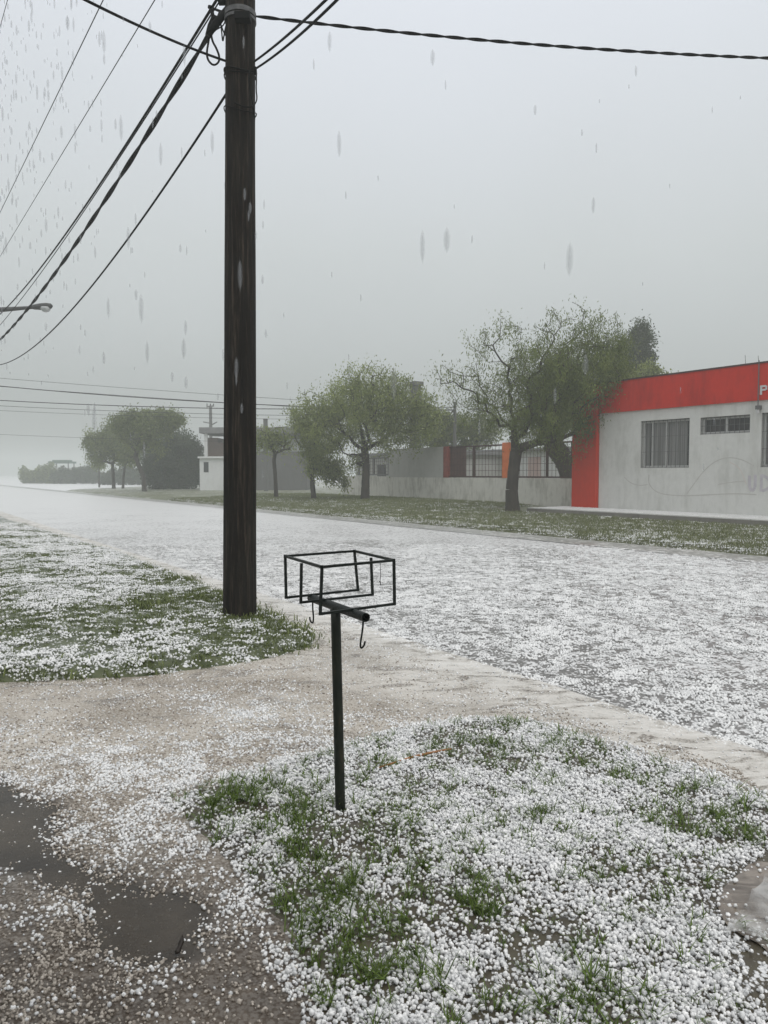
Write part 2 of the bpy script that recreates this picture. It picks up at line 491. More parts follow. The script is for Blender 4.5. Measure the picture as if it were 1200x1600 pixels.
# concrete gutter and apron strip beside the near lawns
grid_sheet('gutter', np.concatenate([np.linspace(-20, 25, 180), np.linspace(26, 200, 30)]), np.linspace(3.35, 4.25, 14),
           lambda U, W: -.016 + .028*smooth(3.30, 3.75, W+.3*(fbm(U*1.1, U*0+4)-.5)) + .008*(fbm(U*1.2, W*3)-.5) - .03*smooth(4.18, 4.25, W+.05*(fbm(U*2.3, W*0, 3)-.5)), MAT['gutter'])
grid_sheet('far_gutter', np.linspace(-30, 200, 60), np.linspace(13.0, 14.1, 4), lambda U, W: .018+0*U, hail_ground('slush_in_far_gutter', (.2,.2,.19), (.33,.33,.315), .55, fine=12, hail=(.62,.62,.605), wet=.3, patch=.8))

drive_grid_x = np.linspace(-7.5, 2.6, 150); drive_grid_y = np.linspace(0.3, 9.2, 150)
PUDDLE = chaikin([G(*p) for p in [(-60,1205),(20,1222),(75,1235),(100,1300),(135,1345),(190,1375),(250,1392),(300,1402),(318,1440),
                                  (312,1485),(280,1512),(240,1500),(200,1482),(160,1470),(150,1440),(95,1395),(30,1360),(-60,1350)]], 1)
def drive_z(X, Y):
    U, W = toUW(X, Y)
    z = .006 + .012*(fbm(X*1.3, Y*1.3)-.5)
    z = z - .035*smooth(3.75, 4.0, W) + .01*smooth(3.0, 3.6, W)
    sd = sdist(X, Y, PUDDLE) + .26*(fbm(X*4, Y*4, 6)-.5) - .015
    return z - .022*smooth(-.14, .10, sd)
grid_sheet('driveway', np.linspace(-8, 2.6, 260), np.linspace(.2, 9.5, 230), drive_z, MAT['drive'], frame='xy')
px0, py0 = PUDDLE.min(0)-.2; px1, py1 = PUDDLE.max(0)+.2
grid_sheet('puddle', np.linspace(px0, px1, 30), np.linspace(py0, py1, 30), lambda X, Y: X*0-.0075, MAT['water'], frame='xy')

# ---- lawns
LAWN_N = chaikin([G(*p) for p in [(1500,1370),(1300,1290),(1200,1252),(1080,1208),(980,1172),(870,1142),(790,1128),(700,1128),(600,1148),(500,1180),
                   (420,1205),(330,1222),(235,1252),(290,1300),(318,1350),(380,1400),(430,1455),(470,1530),(500,1620),(520,1800),(700,2000),(1700,2000)]], 2)
def lawn_n_z(X, Y):
    sd = sdist(X, Y, LAWN_N) + .10*(fbm(X*5, Y*5)-.5)
    side = smooth(2.2, 3.3, X*N[0]+Y*N[1])
    return -.022*(1-side)-.045*side + (.035+.06*side)*smooth(-.10-.1*(1-side), .16, sd) + (.07-.02*side)*smooth(.0, 1.2, sd) + .035*(fbm(X*2.5+5, Y*2.5)-.5)*smooth(0, .3, sd)
grid_sheet('near_lawn', np.linspace(-1.5, 5.2, 210), np.linspace(.9, 6.2, 170), lawn_n_z, MAT['lawn'], frame='xy')

LAWN_L = chaikin([G(*p) for p in [(-900,1105),(-300,1080),(0,1070),(150,1064),(300,1052),(400,1036),(480,1020),(512,1004),(480,985),(440,968),(400,948),
                   (345,925),(270,897),(200,868)]] + [UW(22, 3.7), UW(40, 3.7), UW(90, 3.7), UW(180, 3.6), UW(180, -30), UW(8, -30)], 2)
def lawn_l_z(X, Y):
    sd = sdist(X, Y, LAWN_L) + .16*(fbm(X*3.5, Y*3.5)-.5)
    return -.045 + .12*smooth(-.08, .22, sd) + .10*smooth(.1, 2.5, sd) + .05*(fbm(X*1.2+5, Y*1.2)-.5)*smooth(0, .5, sd)
def lawn_l_sheet(x):
    pass
us = np.concatenate([np.linspace(2, 14, 170), np.linspace(14.2, 40, 120), np.linspace(41, 180, 60)])
ws = np.concatenate([np.linspace(-30, -8, 12), np.linspace(-7.5, 4.4, 130)])
def zl_uw(U, W):
    return lawn_l_z(U*D[0]+W*N[0], U*D[1]+W*N[1])
grid_sheet('left_lawn', us, ws, zl_uw, MAT['lawn_left'])

# ---- far verge
def verge_z(U, W):
    e = 13.95 + .25*(fbm(U*.7, U*0+3, 3)-.5) + 26*smooth(70, 98, U)**2
    sd = W-e
    return -.08 + .17*smooth(-.1, .45, sd) + (.03+.15*smooth(20, 28, U))*smooth(.5, 6.5, sd) + .05*(fbm(U*.5, W*.5)-.5)*smooth(0, 1, sd)
grid_sheet('far_verge', np.concatenate([np.linspace(-30, 40, 200), np.linspace(40.5, 110, 90)]), np.linspace(13.4, 60, 150), verge_z, MAT['verge'])
def vz(x, y):
    u, w = toUW(x, y); return float(verge_z(np.array([u]), np.array([w]))[0])
def base_on_verge(px, py):
    z = .2
    for _ in range(6):
        p = G(px, py, z); z = vz(p[0], p[1])
    return (p[0], p[1], z)

# ------------------------------------------------------------------ instancing of hail and blades
HID = bpy.data.collections.new('source_shapes')
def ico(name, sub, mat, r=1.0, squash=1.0, jit=.0, smooth_=True):
    import bmesh
    bm = bmesh.new(); bmesh.ops.create_icosphere(bm, subdivisions=sub, radius=r)
    for v in bm.verts:
        k = 1+jit*(mnoise.noise(v.co*1.5+Vector((len(name)*3.7+ord(name[-1])*1.9, 0, 0)))); v.co *= k; v.co.z *= squash; v.co.x *= .88
    me = bpy.data.meshes.new(name); bm.to_mesh(me); bm.free(); me.materials.append(mat)
    if smooth_: me.shade_smooth()
    return me
def src(coll, name, me):
    o = bpy.data.objects.new(name, me); coll.objects.link(o); return o
def newcoll(name): return bpy.data.collections.new(name)
def scatter(name, P, scale, coll, label, mat=None, tilt=.0, rotfull=False):
    P = np.asarray(P, dtype=np.float32)
    me = bpy.data.meshes.new(name); me.vertices.add(len(P)); me.vertices.foreach_set('co', P.ravel())
    a = me.attributes.new('sc', 'FLOAT', 'POINT'); a.data.foreach_set('value', np.asarray(scale, dtype=np.float32))
    rot = np.zeros((len(P), 3), np.float32); rot[:, 2] = rng.random(len(P))*6.283
    if rotfull: rot[:, 0] = rng.random(len(P))*6.283; rot[:, 1] = rng.random(len(P))*6.283
    elif tilt: rot[:, 0] = rng.normal(0, tilt, len(P)); rot[:, 1] = rng.normal(0, tilt, len(P))
    b = me.attributes.new('rt', 'FLOAT_VECTOR', 'POINT'); b.data.foreach_set('vector', rot.ravel())
    if mat: me.materials.append(mat)
    o = bpy.data.objects.new(name, me); COL.objects.link(o)
    ng = bpy.data.node_groups.new(name+'_nodes', 'GeometryNodeTree')
    ng.interface.new_socket('Geometry', in_out='INPUT', socket_type='NodeSocketGeometry')
    ng.interface.new_socket('Geometry', in_out='OUTPUT', socket_type='NodeSocketGeometry')
    gi = ng.nodes.new('NodeGroupInput'); go = ng.nodes.new('NodeGroupOutput')
    m2p = ng.nodes.new('GeometryNodeMeshToPoints')
    iop = ng.nodes.new('GeometryNodeInstanceOnPoints')
    ci = ng.nodes.new('GeometryNodeCollectionInfo'); ci.inputs['Collection'].default_value = coll
    ci.inputs['Separate Children'].default_value = True; ci.inputs['Reset Children'].default_value = True
    iop.inputs['Pick Instance'].default_value = True
    s_ = ng.nodes.new('GeometryNodeInputNamedAttribute'); s_.data_type = 'FLOAT'; s_.inputs['Name'].default_value = 'sc'
    r_ = ng.nodes.new('GeometryNodeInputNamedAttribute'); r_.data_type = 'FLOAT_VECTOR'; r_.inputs['Name'].default_value = 'rt'
    e2 = ng.nodes.new('FunctionNodeEulerToRotation')
    L = ng.links.new
    L(gi.outputs[0], m2p.inputs['Mesh']); L(m2p.outputs[0], iop.inputs['Points'])
    L(ci.outputs[0], iop.inputs['Instance'])
    L(s_.outputs['Attribute'], iop.inputs['Scale'])
    L(r_.outputs['Attribute'], e2.inputs[0]); L(e2.outputs[0], iop.inputs['Rotation'])
    L(iop.outputs[0], go.inputs[0])
    md = o.modifiers.new('scatter', 'NODES'); md.node_group = ng
    tag(o, label, kind='stuff')
    return o
def cluster_mesh(name, mat, n, spread, rlo, rhi, sub=1, seed=0):
    rg = np.random.default_rng(seed); import bmesh
    bm = bmesh.new()
    for i in range(n):
        q = rg.normal(0, spread, 2); r = rg.uniform(rlo, rhi)
        bmesh.ops.create_icosphere(bm, subdivisions=sub, radius=r, matrix=Matrix.Translation((q[0], q[1], r*.7)))
    me = bpy.data.meshes.new(name); bm.to_mesh(me); bm.free(); me.materials.append(mat); me.shade_smooth()
    return me

c_stone = newcoll('stones'); c_mud = newcoll('mud_stones'); c_road = newcoll('road_clusters'); c_lawn = newcoll('lawn_clusters'); c_far = newcoll('far_clusters')
for i in range(3):
    src(c_stone, 'stone_%d' % i, ico('stone%d' % i, 2, MAT['hail'], 1, .7+.1*i, .75))
    src(c_mud, 'mudstone_%d' % i, ico('mudstone%d' % i, 2, MAT['hail_mud'], 1, .8, .75))
for i in range(5):
    src(c_road, 'rc_%d' % i, cluster_mesh('rc%d' % i, MAT['hail_road'], 9, .028, .006, .0105, 2 if i < 2 else 1, i))
    src(c_lawn, 'lc_%d' % i, cluster_mesh('lc%d' % i, MAT['hail_road'], 9, .035, .007, .013, 1, 20+i))
    src(c_far, 'fc_%d' % i, cluster_mesh('fc%d' % i, MAT['hail_road'], 9, .11, .008, .017, 1, 40+i))

def blades(name, mat, n, h, w, spread, lean, seed):
    rg = np.random.default_rng(seed); V = []; F = []; A = []
    for i in range(n):
        a = rg.uniform(0, 6.283); b = rg.uniform(0, 6.283); r = abs(rg.normal(0, spread))
        x, y = r*math.cos(a), r*math.sin(a); L = h*rg.uniform(.5, 1.15); ln = lean*rg.uniform(.3, 1.3)
        dx, dy = math.cos(b), math.sin(b); sx, sy = -dy*w/2, dx*w/2
        k = len(V); var = rg.uniform(0, 1)
        for j, t in enumerate((0, .4, .75, 1)):
            o = ln*L*t*t; z = L*(t-.25*ln*t*t); ww = (1, .9, .6, .05)[j]
            V += [(x+dx*o+sx*ww, y+dy*o+sy*ww, z-.01), (x+dx*o-sx*ww, y+dy*o-sy*ww, z-.01)]; A += [var*.8+.2*t]*2
        for j in range(3): F.append((k+2*j, k+2*j+1, k+2*j+3, k+2*j+2))
    me = bpy.data.meshes.new(name); me.from_pydata(V, [], F); me.update(); me.materials.append(mat)
    at = me.attributes.new('var', 'FLOAT', 'POINT'); at.data.foreach_set('value', A); me.shade_smooth()
    return me
c_tuft = newcoll('tufts'); c_tuftl = newcoll('short_tufts'); c_tuftv = newcoll('verge_tufts')
for i in range(6):
    src(c_tuft, 'tuft_%d' % i, blades('tuft%d' % i, MAT['grass'], 13, .10, .0062, .026, 1.05, i))
    src(c_tuftl, 'tuftl_%d' % i, blades('tuftl%d' % i, MAT['grass_left'], 24, .042, .0055, .06, .9, 30+i))
    src(c_tuftv, 'tuftv_%d' % i, blades('tuftv%d' % i, MAT['grass_dry'], 22, .11, .014, .12, .6, 60+i))

def rnd(n, x0, x1, y0, y1):
    return rng.uniform(x0, x1, n), rng.uniform(y0, y1, n)

# grass clumps on the near lawn, as surveyed
CL = [(380,1235,.16,1),(450,1222,.18,1),(470,1255,.14,1),(340,1235,.12,.8),(410,1275,.13,.9),(455,1305,.13,.8),(500,1320,.1,.7),(545,1345,.1,.7),(480,1370,.12,1),
      (470,1395,.1,.9),(560,1385,.09,.7),(555,1440,.13,1),(575,1480,.12,1),(610,1500,.12,1),(640,1325,.09,.7),(650,1345,.07,.6),(740,1330,.06,.5),
      (735,1395,.08,.8),(745,1420,.07,.7),(920,1540,.10,.9),(940,1565,.08,.8),(950,1600,.08,.8),(770,1550,.08,.7),(700,1600,.1,.6),(630,1440,.08,.6),
      (630,1270,.08,.6),(760,1240,.07,.5),(830,1240,.06,.5),(760,1165,.10,.7),(690,1160,.12,.6),(600,1180,.10,.7),(560,1200,.08,.6),(900,1190,.10,.6),(990,1200,.1,.6),
      (1050,1230,.12,.7),(1120,1270,.12,.8),(1160,1300,.12,.8),(1070,1290,.1,.7),(1000,1290,.08,.5),(1180,1260,.1,.8),(870,1170,.1,.6),(530,1360,.06,.6),
      (400,1210,.12,.7),(1040,1560,.06,.5),(780,1290,.05,.4),(660,1230,.06,.5),(850,1310,.05,.4)]
CLW = [(*G(a, b, .08)[:2], r*1.05, s) for a, b, r, s in CL]
SOIL = [(*G(a, b, .06)[:2], r) for a, b, r in [(335,1335,.09),(345,1360,.07),(320,1290,.06),(240,1258,.06),(1185,1500,.10),(1190,1530,.08),(520,1590,.06),(430,1420,.05),(450,1560,.05),(800,1195,.06),(555,1290,.05)]]
PATCH = chaikin([G(*p, .08) for p in [(1135,1345),(1190,1325),(1290,1325),(1330,1400),(1290,1470),(1215,1480),(1200,1445),(1160,1440),(1120,1405)]], 2)

n = 520000
x, y = rnd(n, -1.4, 4.6, 1.35, 5.9)
sd = sdist(x, y, LAWN_N) + .10*(fbm(x*5, y*5)-.5)
dens = .30 + .85*smooth(.36, .58, fbm(x*2.2+3, y*2.2))
dens *= .55+.75*smooth(.33, .55, fbm(x*9, y*9, 2))
for cx, cy, r, s_ in CLW: dens *= 1-.42*s_*np.exp(-((x-cx)**2+(y-cy)**2)/(r*r)*1.3)
for cx, cy, r in SOIL: dens *= 1-.93*np.exp(-(((x-cx)**2+(y-cy)**2)/(r*r))**2)
dens *= .05+.95*smooth(.07, -.02, sdist(x, y, PATCH)+.12*(fbm(x*12, y*12, 3)-.5))
dens *= .75+.25*smooth(.02, .3, sd)
dens *= np.where(y > 4.2, .8, 1)
keep = (sd > -.06) & (rng.random(n) < dens*.62)
x, y = x[keep], y[keep]
r = np.clip(rng.normal(.0056, .0018, len(x)), .0024, .0105)
z = np.maximum(lawn_n_z(x, y), drive_z(x, y)) + r*.55 + (rng.random(len(x)) < .4)*rng.uniform(0, .014, len(x))
scatter('hailstones', np.stack([x, y, z], 1), r, c_stone, 'thick layer of white hailstones lying on the near right lawn', rotfull=True)

# grass of the near lawn
P = []; S = []
for cx, cy, rr, s_ in CLW:
    k = int(10*s_*(rr/.1)**1.5)
    qx = rng.normal(cx, rr*.6, k); qy = rng.normal(cy, rr*.6, k)
    ok = sdist(qx, qy, LAWN_N) > .02
    qx, qy = qx[ok], qy[ok]
    P.append(np.stack([qx, qy, lawn_n_z(qx, qy)], 1)); S.append(rng.uniform(.45, 1.0, len(qx))*(.65+.35*s_))
qx, qy = rnd(8200, -1.3, 4.6, 1.4, 5.8)
sd = sdist(qx, qy, LAWN_N); f = fbm(qx*4+9, qy*4)
ok = (sd > .03) & (rng.random(len(qx)) < smooth(.42, .65, f)*.45 + .20 + .25*np.exp(-(sd/.15)**2)) & (sdist(qx, qy, PATCH) < 0)
for cx, cy, rr in SOIL: ok &= ((qx-cx)**2+(qy-cy)**2) > rr*rr
qx, qy = qx[ok], qy[ok]
P.append(np.stack([qx, qy, lawn_n_z(qx, qy)], 1)); S.append(rng.uniform(.3, .75, len(qx)))
scatter('grass_tufts', np.concatenate(P), np.concatenate(S), c_tuft, 'green grass tufts poking through hail on the near right lawn', tilt=.18)

# driveway hail: white drift and muddy remains
n = 620000
x, y = rnd(n, -5.5, 1.9, 1.3, 8.3)
U, W = toUW(x, y)
sdN = sdist(x, y, LAWN_N); sdL = sdist(x, y, LAWN_L); sdP = sdist(x, y, PUDDLE) + .26*(fbm(x*4, y*4, 6)-.5) - .015
base = (sdN < .02) & (sdL < -.02) & (W < 3.9)
drift = 0
for a, b, rx, ry, s_ in [(230,1190,.75,.34,.9),(330,1215,.6,.3,.9),(140,1215,.5,.3,.8),(180,1290,.45,.35,.9),(250,1330,.4,.3,.85),(300,1320,.3,.3,.7),(420,1160,.5,.2,.7),
                         (390,1115,.35,.22,.75),(500,1130,.5,.2,.5),(60,1150,.5,.2,.4),(30,1430,.3,.2,.5),(90,1560,.3,.15,.8),(140,1500,.25,.2,.65),(420,1400,.22,.2,.9),(480,1500,.22,.2,.9),
                         (110,1440,.25,.14,.7),(330,1090,.5,.2,.3),(380,1470,.2,.15,.6),(20,1570,.2,.1,.6),(470,1190,.5,.12,.7),(600,1135,.4,.12,.5)]:
    c = G(a, b); drift = np.maximum(drift, s_*np.exp(-(((x-c[0])/rx)**2+((y-c[1])/ry)**2)))
f = fbm(x*3+2, y*3); g = fbm(x*11, y*11, 2)
dens = (drift*.9+.07)*(.35+1.2*smooth(.35, .6, g)) * (.5+.8*smooth(.35, .6, f))
dens *= .10+.90*smooth(.16, -.07, sdP)
dens *= .35+.65*smooth(2.3, 3.4, y+.5*x*0+.8*(f-.5))
keep = base & (rng.random(n) < dens*.55)
xw, yw = x[keep], y[keep]
rw = np.clip(rng.normal(.0052, .0016, len(xw)), .0024, .0095)
scatter('driveway_hailstones', np.stack([xw, yw, drive_z(xw, yw)+rw*.5], 1), rw, c_stone, 'white hailstones drifted over the wet driveway', rotfull=True)
rest = base & ~keep
near = smooth(5.2, 3.2, y)
dens2 = (.35+.9*smooth(.34, .6, fbm(x*2+7, y*2)))*(.10+.9*near)*(.14+.86*smooth(.13, -.06, sdP))
for a, b, rr in [(20,1350,.16),(20,1480,.13),(40,1440,.1),(150,1520,.08),(0,1400,.12),(60,1370,.1)]:
    c = G(a, b); dens2 *= 1-.75*np.exp(-(((x-c[0])**2+(y-c[1])**2)/(rr*rr))**2)
keep2 = rest & (rng.random(n) < dens2*.55)
xm, ym = x[keep2], y[keep2]
rm = np.clip(rng.normal(.0044, .0014, len(xm)), .002, .008)
scatter('muddy_hailstones', np.stack([xm, ym, drive_z(xm, ym)+rm*.35], 1), rm, c_mud, 'small muddy hailstones half sunk in brown slush on the driveway', rotfull=True)

# road hail (clusters), thinning with distance where the surface itself carries it
n = 110000
u = rng.uniform(-8, 18, n); w = rng.uniform(4.02, 13.2, n)
x = u*D[0]+w*N[0]; y = u*D[1]+w*N[1]
f = fbm(x*1.1, y*1.1); g = fbm(x*6, y*6, 3)
dens = (.16+.84*smooth(.36, .58, g))*(.6+.4*smooth(.3, .6, f))*smooth(3.9, 4.3, w+.6*(f-.5))
keep = (rng.random(n) < dens*.75) & (y > 2.5) & (y < 17) & (np.abs(x) < y*.62+1.5) & (rng.random(n) < smooth(17, 8, y)*.8+.2)
x, y = x[keep], y[keep]; u, w = toUW(x, y)
z = .05*(1-((w-9)/5.2)**2)*.6-.004
scatter('road_hail', np.stack([x, y, z], 1), rng.uniform(.8, 1.25, len(x)), c_road, 'speckled layer of hail covering the asphalt street')
# gutter hail, thin
n = 9000
u = rng.uniform(-6, 12, n); w = rng.uniform(3.6, 4.2, n)
x = u*D[0]+w*N[0]; y = u*D[1]+w*N[1]
keep = (rng.random(n) < .12+.35*smooth(.45, .65, fbm(x*3, y*3))) & (sdist(x, y, LAWN_N) < 0) & (sdist(x, y, LAWN_L) < 0)
x, y = x[keep], y[keep]
r = rng.uniform(.003, .006, len(x))
scatter('gutter_hailstones', np.stack([x, y, .016+r*.2+0*x], 1), r, c_stone, 'scattered pale hailstones washed along the concrete gutter', rotfull=True)

# left lawn hail and grass
n = 110000
u = rng.uniform(2, 26, n); w = rng.uniform(-9, 3.9, n)
x = u*D[0]+w*N[0]; y = u*D[1]+w*N[1]
sd = sdist(x, y, LAWN_L)
vis = (np.abs(x) < y*.58+1) & (y < 24) & (sd > -.02)
f = fbm(x*.8+3, y*.8); g = fbm(x*4, y*4, 3)
dens = (.24+.85*smooth(.40, .58, f))*(.25+.95*smooth(.36, .58, g))*(.85+.15*smooth(.1, .7, sd))
keep = vis & (rng.random(n) < dens*.55)
xx, yy = x[keep], y[keep]
scatter('left_lawn_hail', np.stack([xx, yy, lawn_l_z(xx, yy)+.012], 1), rng.uniform(.7, 1.15, len(xx)), c_lawn, 'patchy white hail lying in the left lawn behind the utility pole', tilt=.1)
keep = vis & (rng.random(n) < (.30+.5*smooth(.58, .42, f)+.12*np.exp(-(sd/.3)**2))*.5)
xx, yy = x[keep], y[keep]
scatter('left_lawn_grass', np.stack([xx, yy, lawn_l_z(xx, yy)], 1), rng.uniform(.6, 1.25, len(xx)), c_tuftl, 'short green grass of the left lawn showing between hail', tilt=.15)
# taller grass at the pole foot and along the edge
P = []; S = []
for a, b, rr, k in [(325,935,.35,60),(405,960,.3,45),(235,945,.25,30),(290,905,.25,30),(340,925,.2,30),(500,1003,.25,30),(445,985,.3,30),(120,1050,.5,30),(215,955,.3,25),(330,1045,.5,30)]:
    c = G(a, b, .08); qx = rng.normal(c[0], rr*.6, k); qy = rng.normal(c[1], rr*.5, k)
    ok = sdist(qx, qy, LAWN_L) > .0; qx, qy = qx[ok], qy[ok]
    P.append(np.stack([qx, qy, lawn_l_z(qx, qy)], 1)); S.append(rng.uniform(1.1, 2.3, len(qx)))
scatter('long_grass', np.concatenate(P), np.concatenate(S), c_tuftl, 'longer green grass around the foot of the utility pole', tilt=.15)

# far verge: hail and grass
n = 60000
u = rng.uniform(-14, 45, n); w = rng.uniform(14.1, 23.5, n)
x = u*D[0]+w*N[0]; y = u*D[1]+w*N[1]
vis = (np.abs(x) < y*.56+1) & (y > 6)
g = fbm(x*1.6, y*1.6, 3); zz = verge_z(u, w)
k1 = vis & (rng.random(n) < .28+.6*smooth(.44, .60, g)) & ~((w > 20.5) & (u < 24))
scatter('verge_hail', np.stack([x[k1], y[k1], zz[k1]+.02], 1), rng.uniform(.5, 1.0, k1.sum()), c_far, 'white hail specks on the far grass verge across the street')
k2 = vis & (rng.random(n) < .5) & ~((w > 20.3) & (u < 24))
scatter('verge_grass', np.stack([x[k2], y[k2], zz[k2]], 1), rng.uniform(.6, 1.1, k2.sum()), c_tuftv, 'dull green grass of the far verge across the street', tilt=.15)

# ------------------------------------------------------------------ trees
def grow_tree(name, label, cat, base, trunk_px, blobs, Y0, trunk_r, leafmat, n_attr=220, leaf=(.035, .11), nleaf=26,
              group=None, seed=1, droop=.6, pathw=.25, leaf_sp=.2, barkmat=None, r0=.010, bare_sp=.3):
    rg = np.random.default_rng(seed)
    sc = Y0/1200
    root = thing(name, base, label, cat, group)
    tr = [np.array(base, float)+np.array([0, 0, -.08])]
    for (a, b, dy) in trunk_px:
        p = AY(a, b, Y0+dy); tr.append(np.array(p))
    nodes = []; par = []
    # subdivide trunk
    for i in range(len(tr)-1):
        L = np.linalg.norm(tr[i+1]-tr[i]); k = max(1, int(L/.35))
        for j in range(k):
            nodes.append(tr[i]+(tr[i+1]-tr[i])*j/k); par.append(len(nodes)-2)
    nodes.append(tr[-1]); par.append(len(nodes)-2); par[0] = -1
    ntr = len(nodes); first = int(ntr*.62)
    path = [0.0]
    for i in range(1, ntr): path.append(path[-1]+np.linalg.norm(nodes[i]-nodes[i-1]))
    A = []; LD = []
    tot = sum(b[2]*b[3]*(b[4] if len(b) > 4 else 1) for b in blobs)
    for b in blobs:
        px, py, rx, ry = b[:4]; dn = b[4] if len(b) > 4 else 1; ld = b[5] if len(b) > 5 else 1; dz = b[6] if len(b) > 6 else 0
        k = max(3, int(n_attr*rx*ry*dn/tot))
        c = np.array(AY(px, py, Y0+dz)); q = rg.normal(0, 1, (k, 3)); q /= np.linalg.norm(q, axis=1)[:, None]
        q *= (rg.random(k)**.45)[:, None]
        q *= np.array([rx*sc, (rx+ry)/2*sc*.95, ry*sc]); A += list(c+q); LD += [ld]*k
    A = np.array(A); LD = np.array(LD)
    o = np.argsort(np.linalg.norm(A-tr[-1], axis=1)); A = A[o]; LD = LD[o]
    tipld = {}
    NA = np.zeros((40000, 3)); NA[:ntr] = nodes; NP = np.zeros(40000); NP[:ntr] = path; cnt = ntr
    for p, ld in zip(A, LD):
        d = np.linalg.norm(NA[first:cnt]-p, axis=1)+pathw*NP[first:cnt]
        # discourage growing downward from above
        d = d + .5*np.maximum(0, NA[first:cnt, 2]-p[2])
        j = first+int(np.argmin(d)); a = NA[j].copy(); v = p-a; L = np.linalg.norm(v)
        if L < .05: continue
        k = max(1, int(L/.3)); prev = j; side = rg.normal(0, .06*L, 3); side[2] = abs(side[2])*.5+.05*L
        for s in range(1, k+1):
            t = s/k; q = a+v*t+side*math.sin(math.pi*t)+rg.normal(0, .025, 3)*(t < 1)
            par.append(prev); NP[cnt] = NP[prev]+L/k; NA[cnt] = q; prev = cnt; cnt += 1
            tipld[prev] = ld
    NA = NA[:cnt]; par = np.array(par)
    tips = np.ones(cnt, int)*0; haschild = np.zeros(cnt, bool)
    for i in range(cnt):
        if par[i] >= 0: haschild[par[i]] = True
    tips[~haschild] = 1
    for i in range(cnt-1, 0, -1):
        tips[par[i]] += tips[i]
    pw = math.log(trunk_r/r0)/math.log(max(2, tips[0]))
    rad = r0*tips**pw
    # trunk flare
    for i in range(min(3, ntr)): rad[i] *= (1.35, 1.12, 1.03)[i]
    V = []; F = []
    for i in range(1, cnt):
        a, b = NA[par[i]], NA[i]; t = b-a; L = np.linalg.norm(t)
        if L < 1e-5: continue
        t /= L; s = 9 if tips[i] > 25 else (6 if tips[i] > 5 else 4)
        ux = np.cross(t, [0.13, .9, .2]) if abs(t[1]) < .85 else np.cross(t, [1, 0, 0]); ux /= np.linalg.norm(ux); uy = np.cross(t, ux)
        ra = min(rad[par[i]], rad[i]*1.25) if par[i] >= ntr-1 else rad[par[i]]; rb = rad[i]; k0 = len(V)
        for (c, rr) in ((a, ra), (b, rb)):
            for m_ in range(s):
                q = 2*math.pi*m_/s; jj = 1+(.08*math.sin(3*q+i) if s == 9 else 0)
                V.append(c+(ux*math.cos(q)+uy*math.sin(q))*rr*jj)
        for m_ in range(s):
            m2 = (m_+1) % s; F.append((k0+m_, k0+m2, k0+s+m2, k0+s+m_))
    npmesh('trunk', V, F, barkmat or MAT['bark'], root, smooth=True)
    # leaves and fine twigs
    C = []; 
    tw = [i for i in range(ntr, cnt) if tips[i] <= 4]
    cnts = [rg.poisson(3.9*nleaf*tipld.get(i, 1)*(1.0 if tips[i] == 1 else .55)) for i in tw]
    M = sum(cnts)
    cen = np.repeat(NA[tw], cnts, axis=0)
    off = rg.normal(0, leaf_sp, (M, 3))*np.repeat(rg.uniform(.35, 1.0, len(tw)), cnts)[:, None]; off[:, 2] -= np.abs(rg.normal(0, leaf_sp*droop, M))
    cen = cen+off
    dr = rg.normal(0, 1, (M, 3)); dr[:, 2] -= 2.2*droop; dr /= np.linalg.norm(dr, axis=1)[:, None]
    sd_ = np.cross(dr, rg.normal(0, 1, (M, 3))); sd_ /= np.linalg.norm(sd_, axis=1)[:, None]
    L = rg.uniform(.6, 1.3, M)[:, None]*leaf[1]*.84; Wd = rg.uniform(.7, 1.3, M)[:, None]*leaf[0]*.9
    v0 = cen-dr*L/2; v1 = cen+sd_*Wd/2; v2 = cen+dr*L/2; v3 = cen-sd_*Wd/2
    VV = np.stack([v0, v1, v2, v3], 1).reshape(-1, 3); FF = np.arange(M*4).reshape(-1, 4)
    # clump colour: leaves of one twig age alike
    tone = np.repeat(rg.random(len(tw)), cnts)*.55+rg.random(M)*.45
    npmesh('crown', VV, FF, leafmat, root, attr=np.repeat(tone, 4))
    return root

TG = 'street trees on the far side'
b = base_on_verge(802, 800)
grow_tree('street_tree', 'large willowy street tree with bare left branches beside the red building', 'tree', b,
          [(800, 765, 0), (802, 735, 0), (806, 706, 0)],
          [(850,640,70,55,1.2,1.2),(905,600,75,62,1.3,1.2),(860,575,70,55,1,1),(950,555,40,46,1.1,1.1),(905,655,26,40,.7,1.2),(815,665,38,28,.8,1.0),(780,640,40,40,.6,.8),(800,590,45,45,.6,.7),
           (870,515,38,34,.6,.35),(930,510,38,28,.6,.45),(795,512,24,30,.6,.5),(752,545,28,36,.7,.38),(715,585,46,28,.8,.25),(748,618,45,35,.7,.6),(700,602,28,20,.3,.15),(840,530,26,26,.4,.35),(900,525,40,30,.6,.8),
           (905,480,24,12,.3,.15),(972,575,18,24,.4,.9),(872,690,26,26,.5,1.1),(955,628,18,8,.2,.5)],
          b[1], .225, MAT['leaf'], n_attr=640, nleaf=34, leaf=(.035,.14), group=TG, seed=3, droop=.75, leaf_sp=.26, r0=.009)
b = base_on_verge(571, 781)
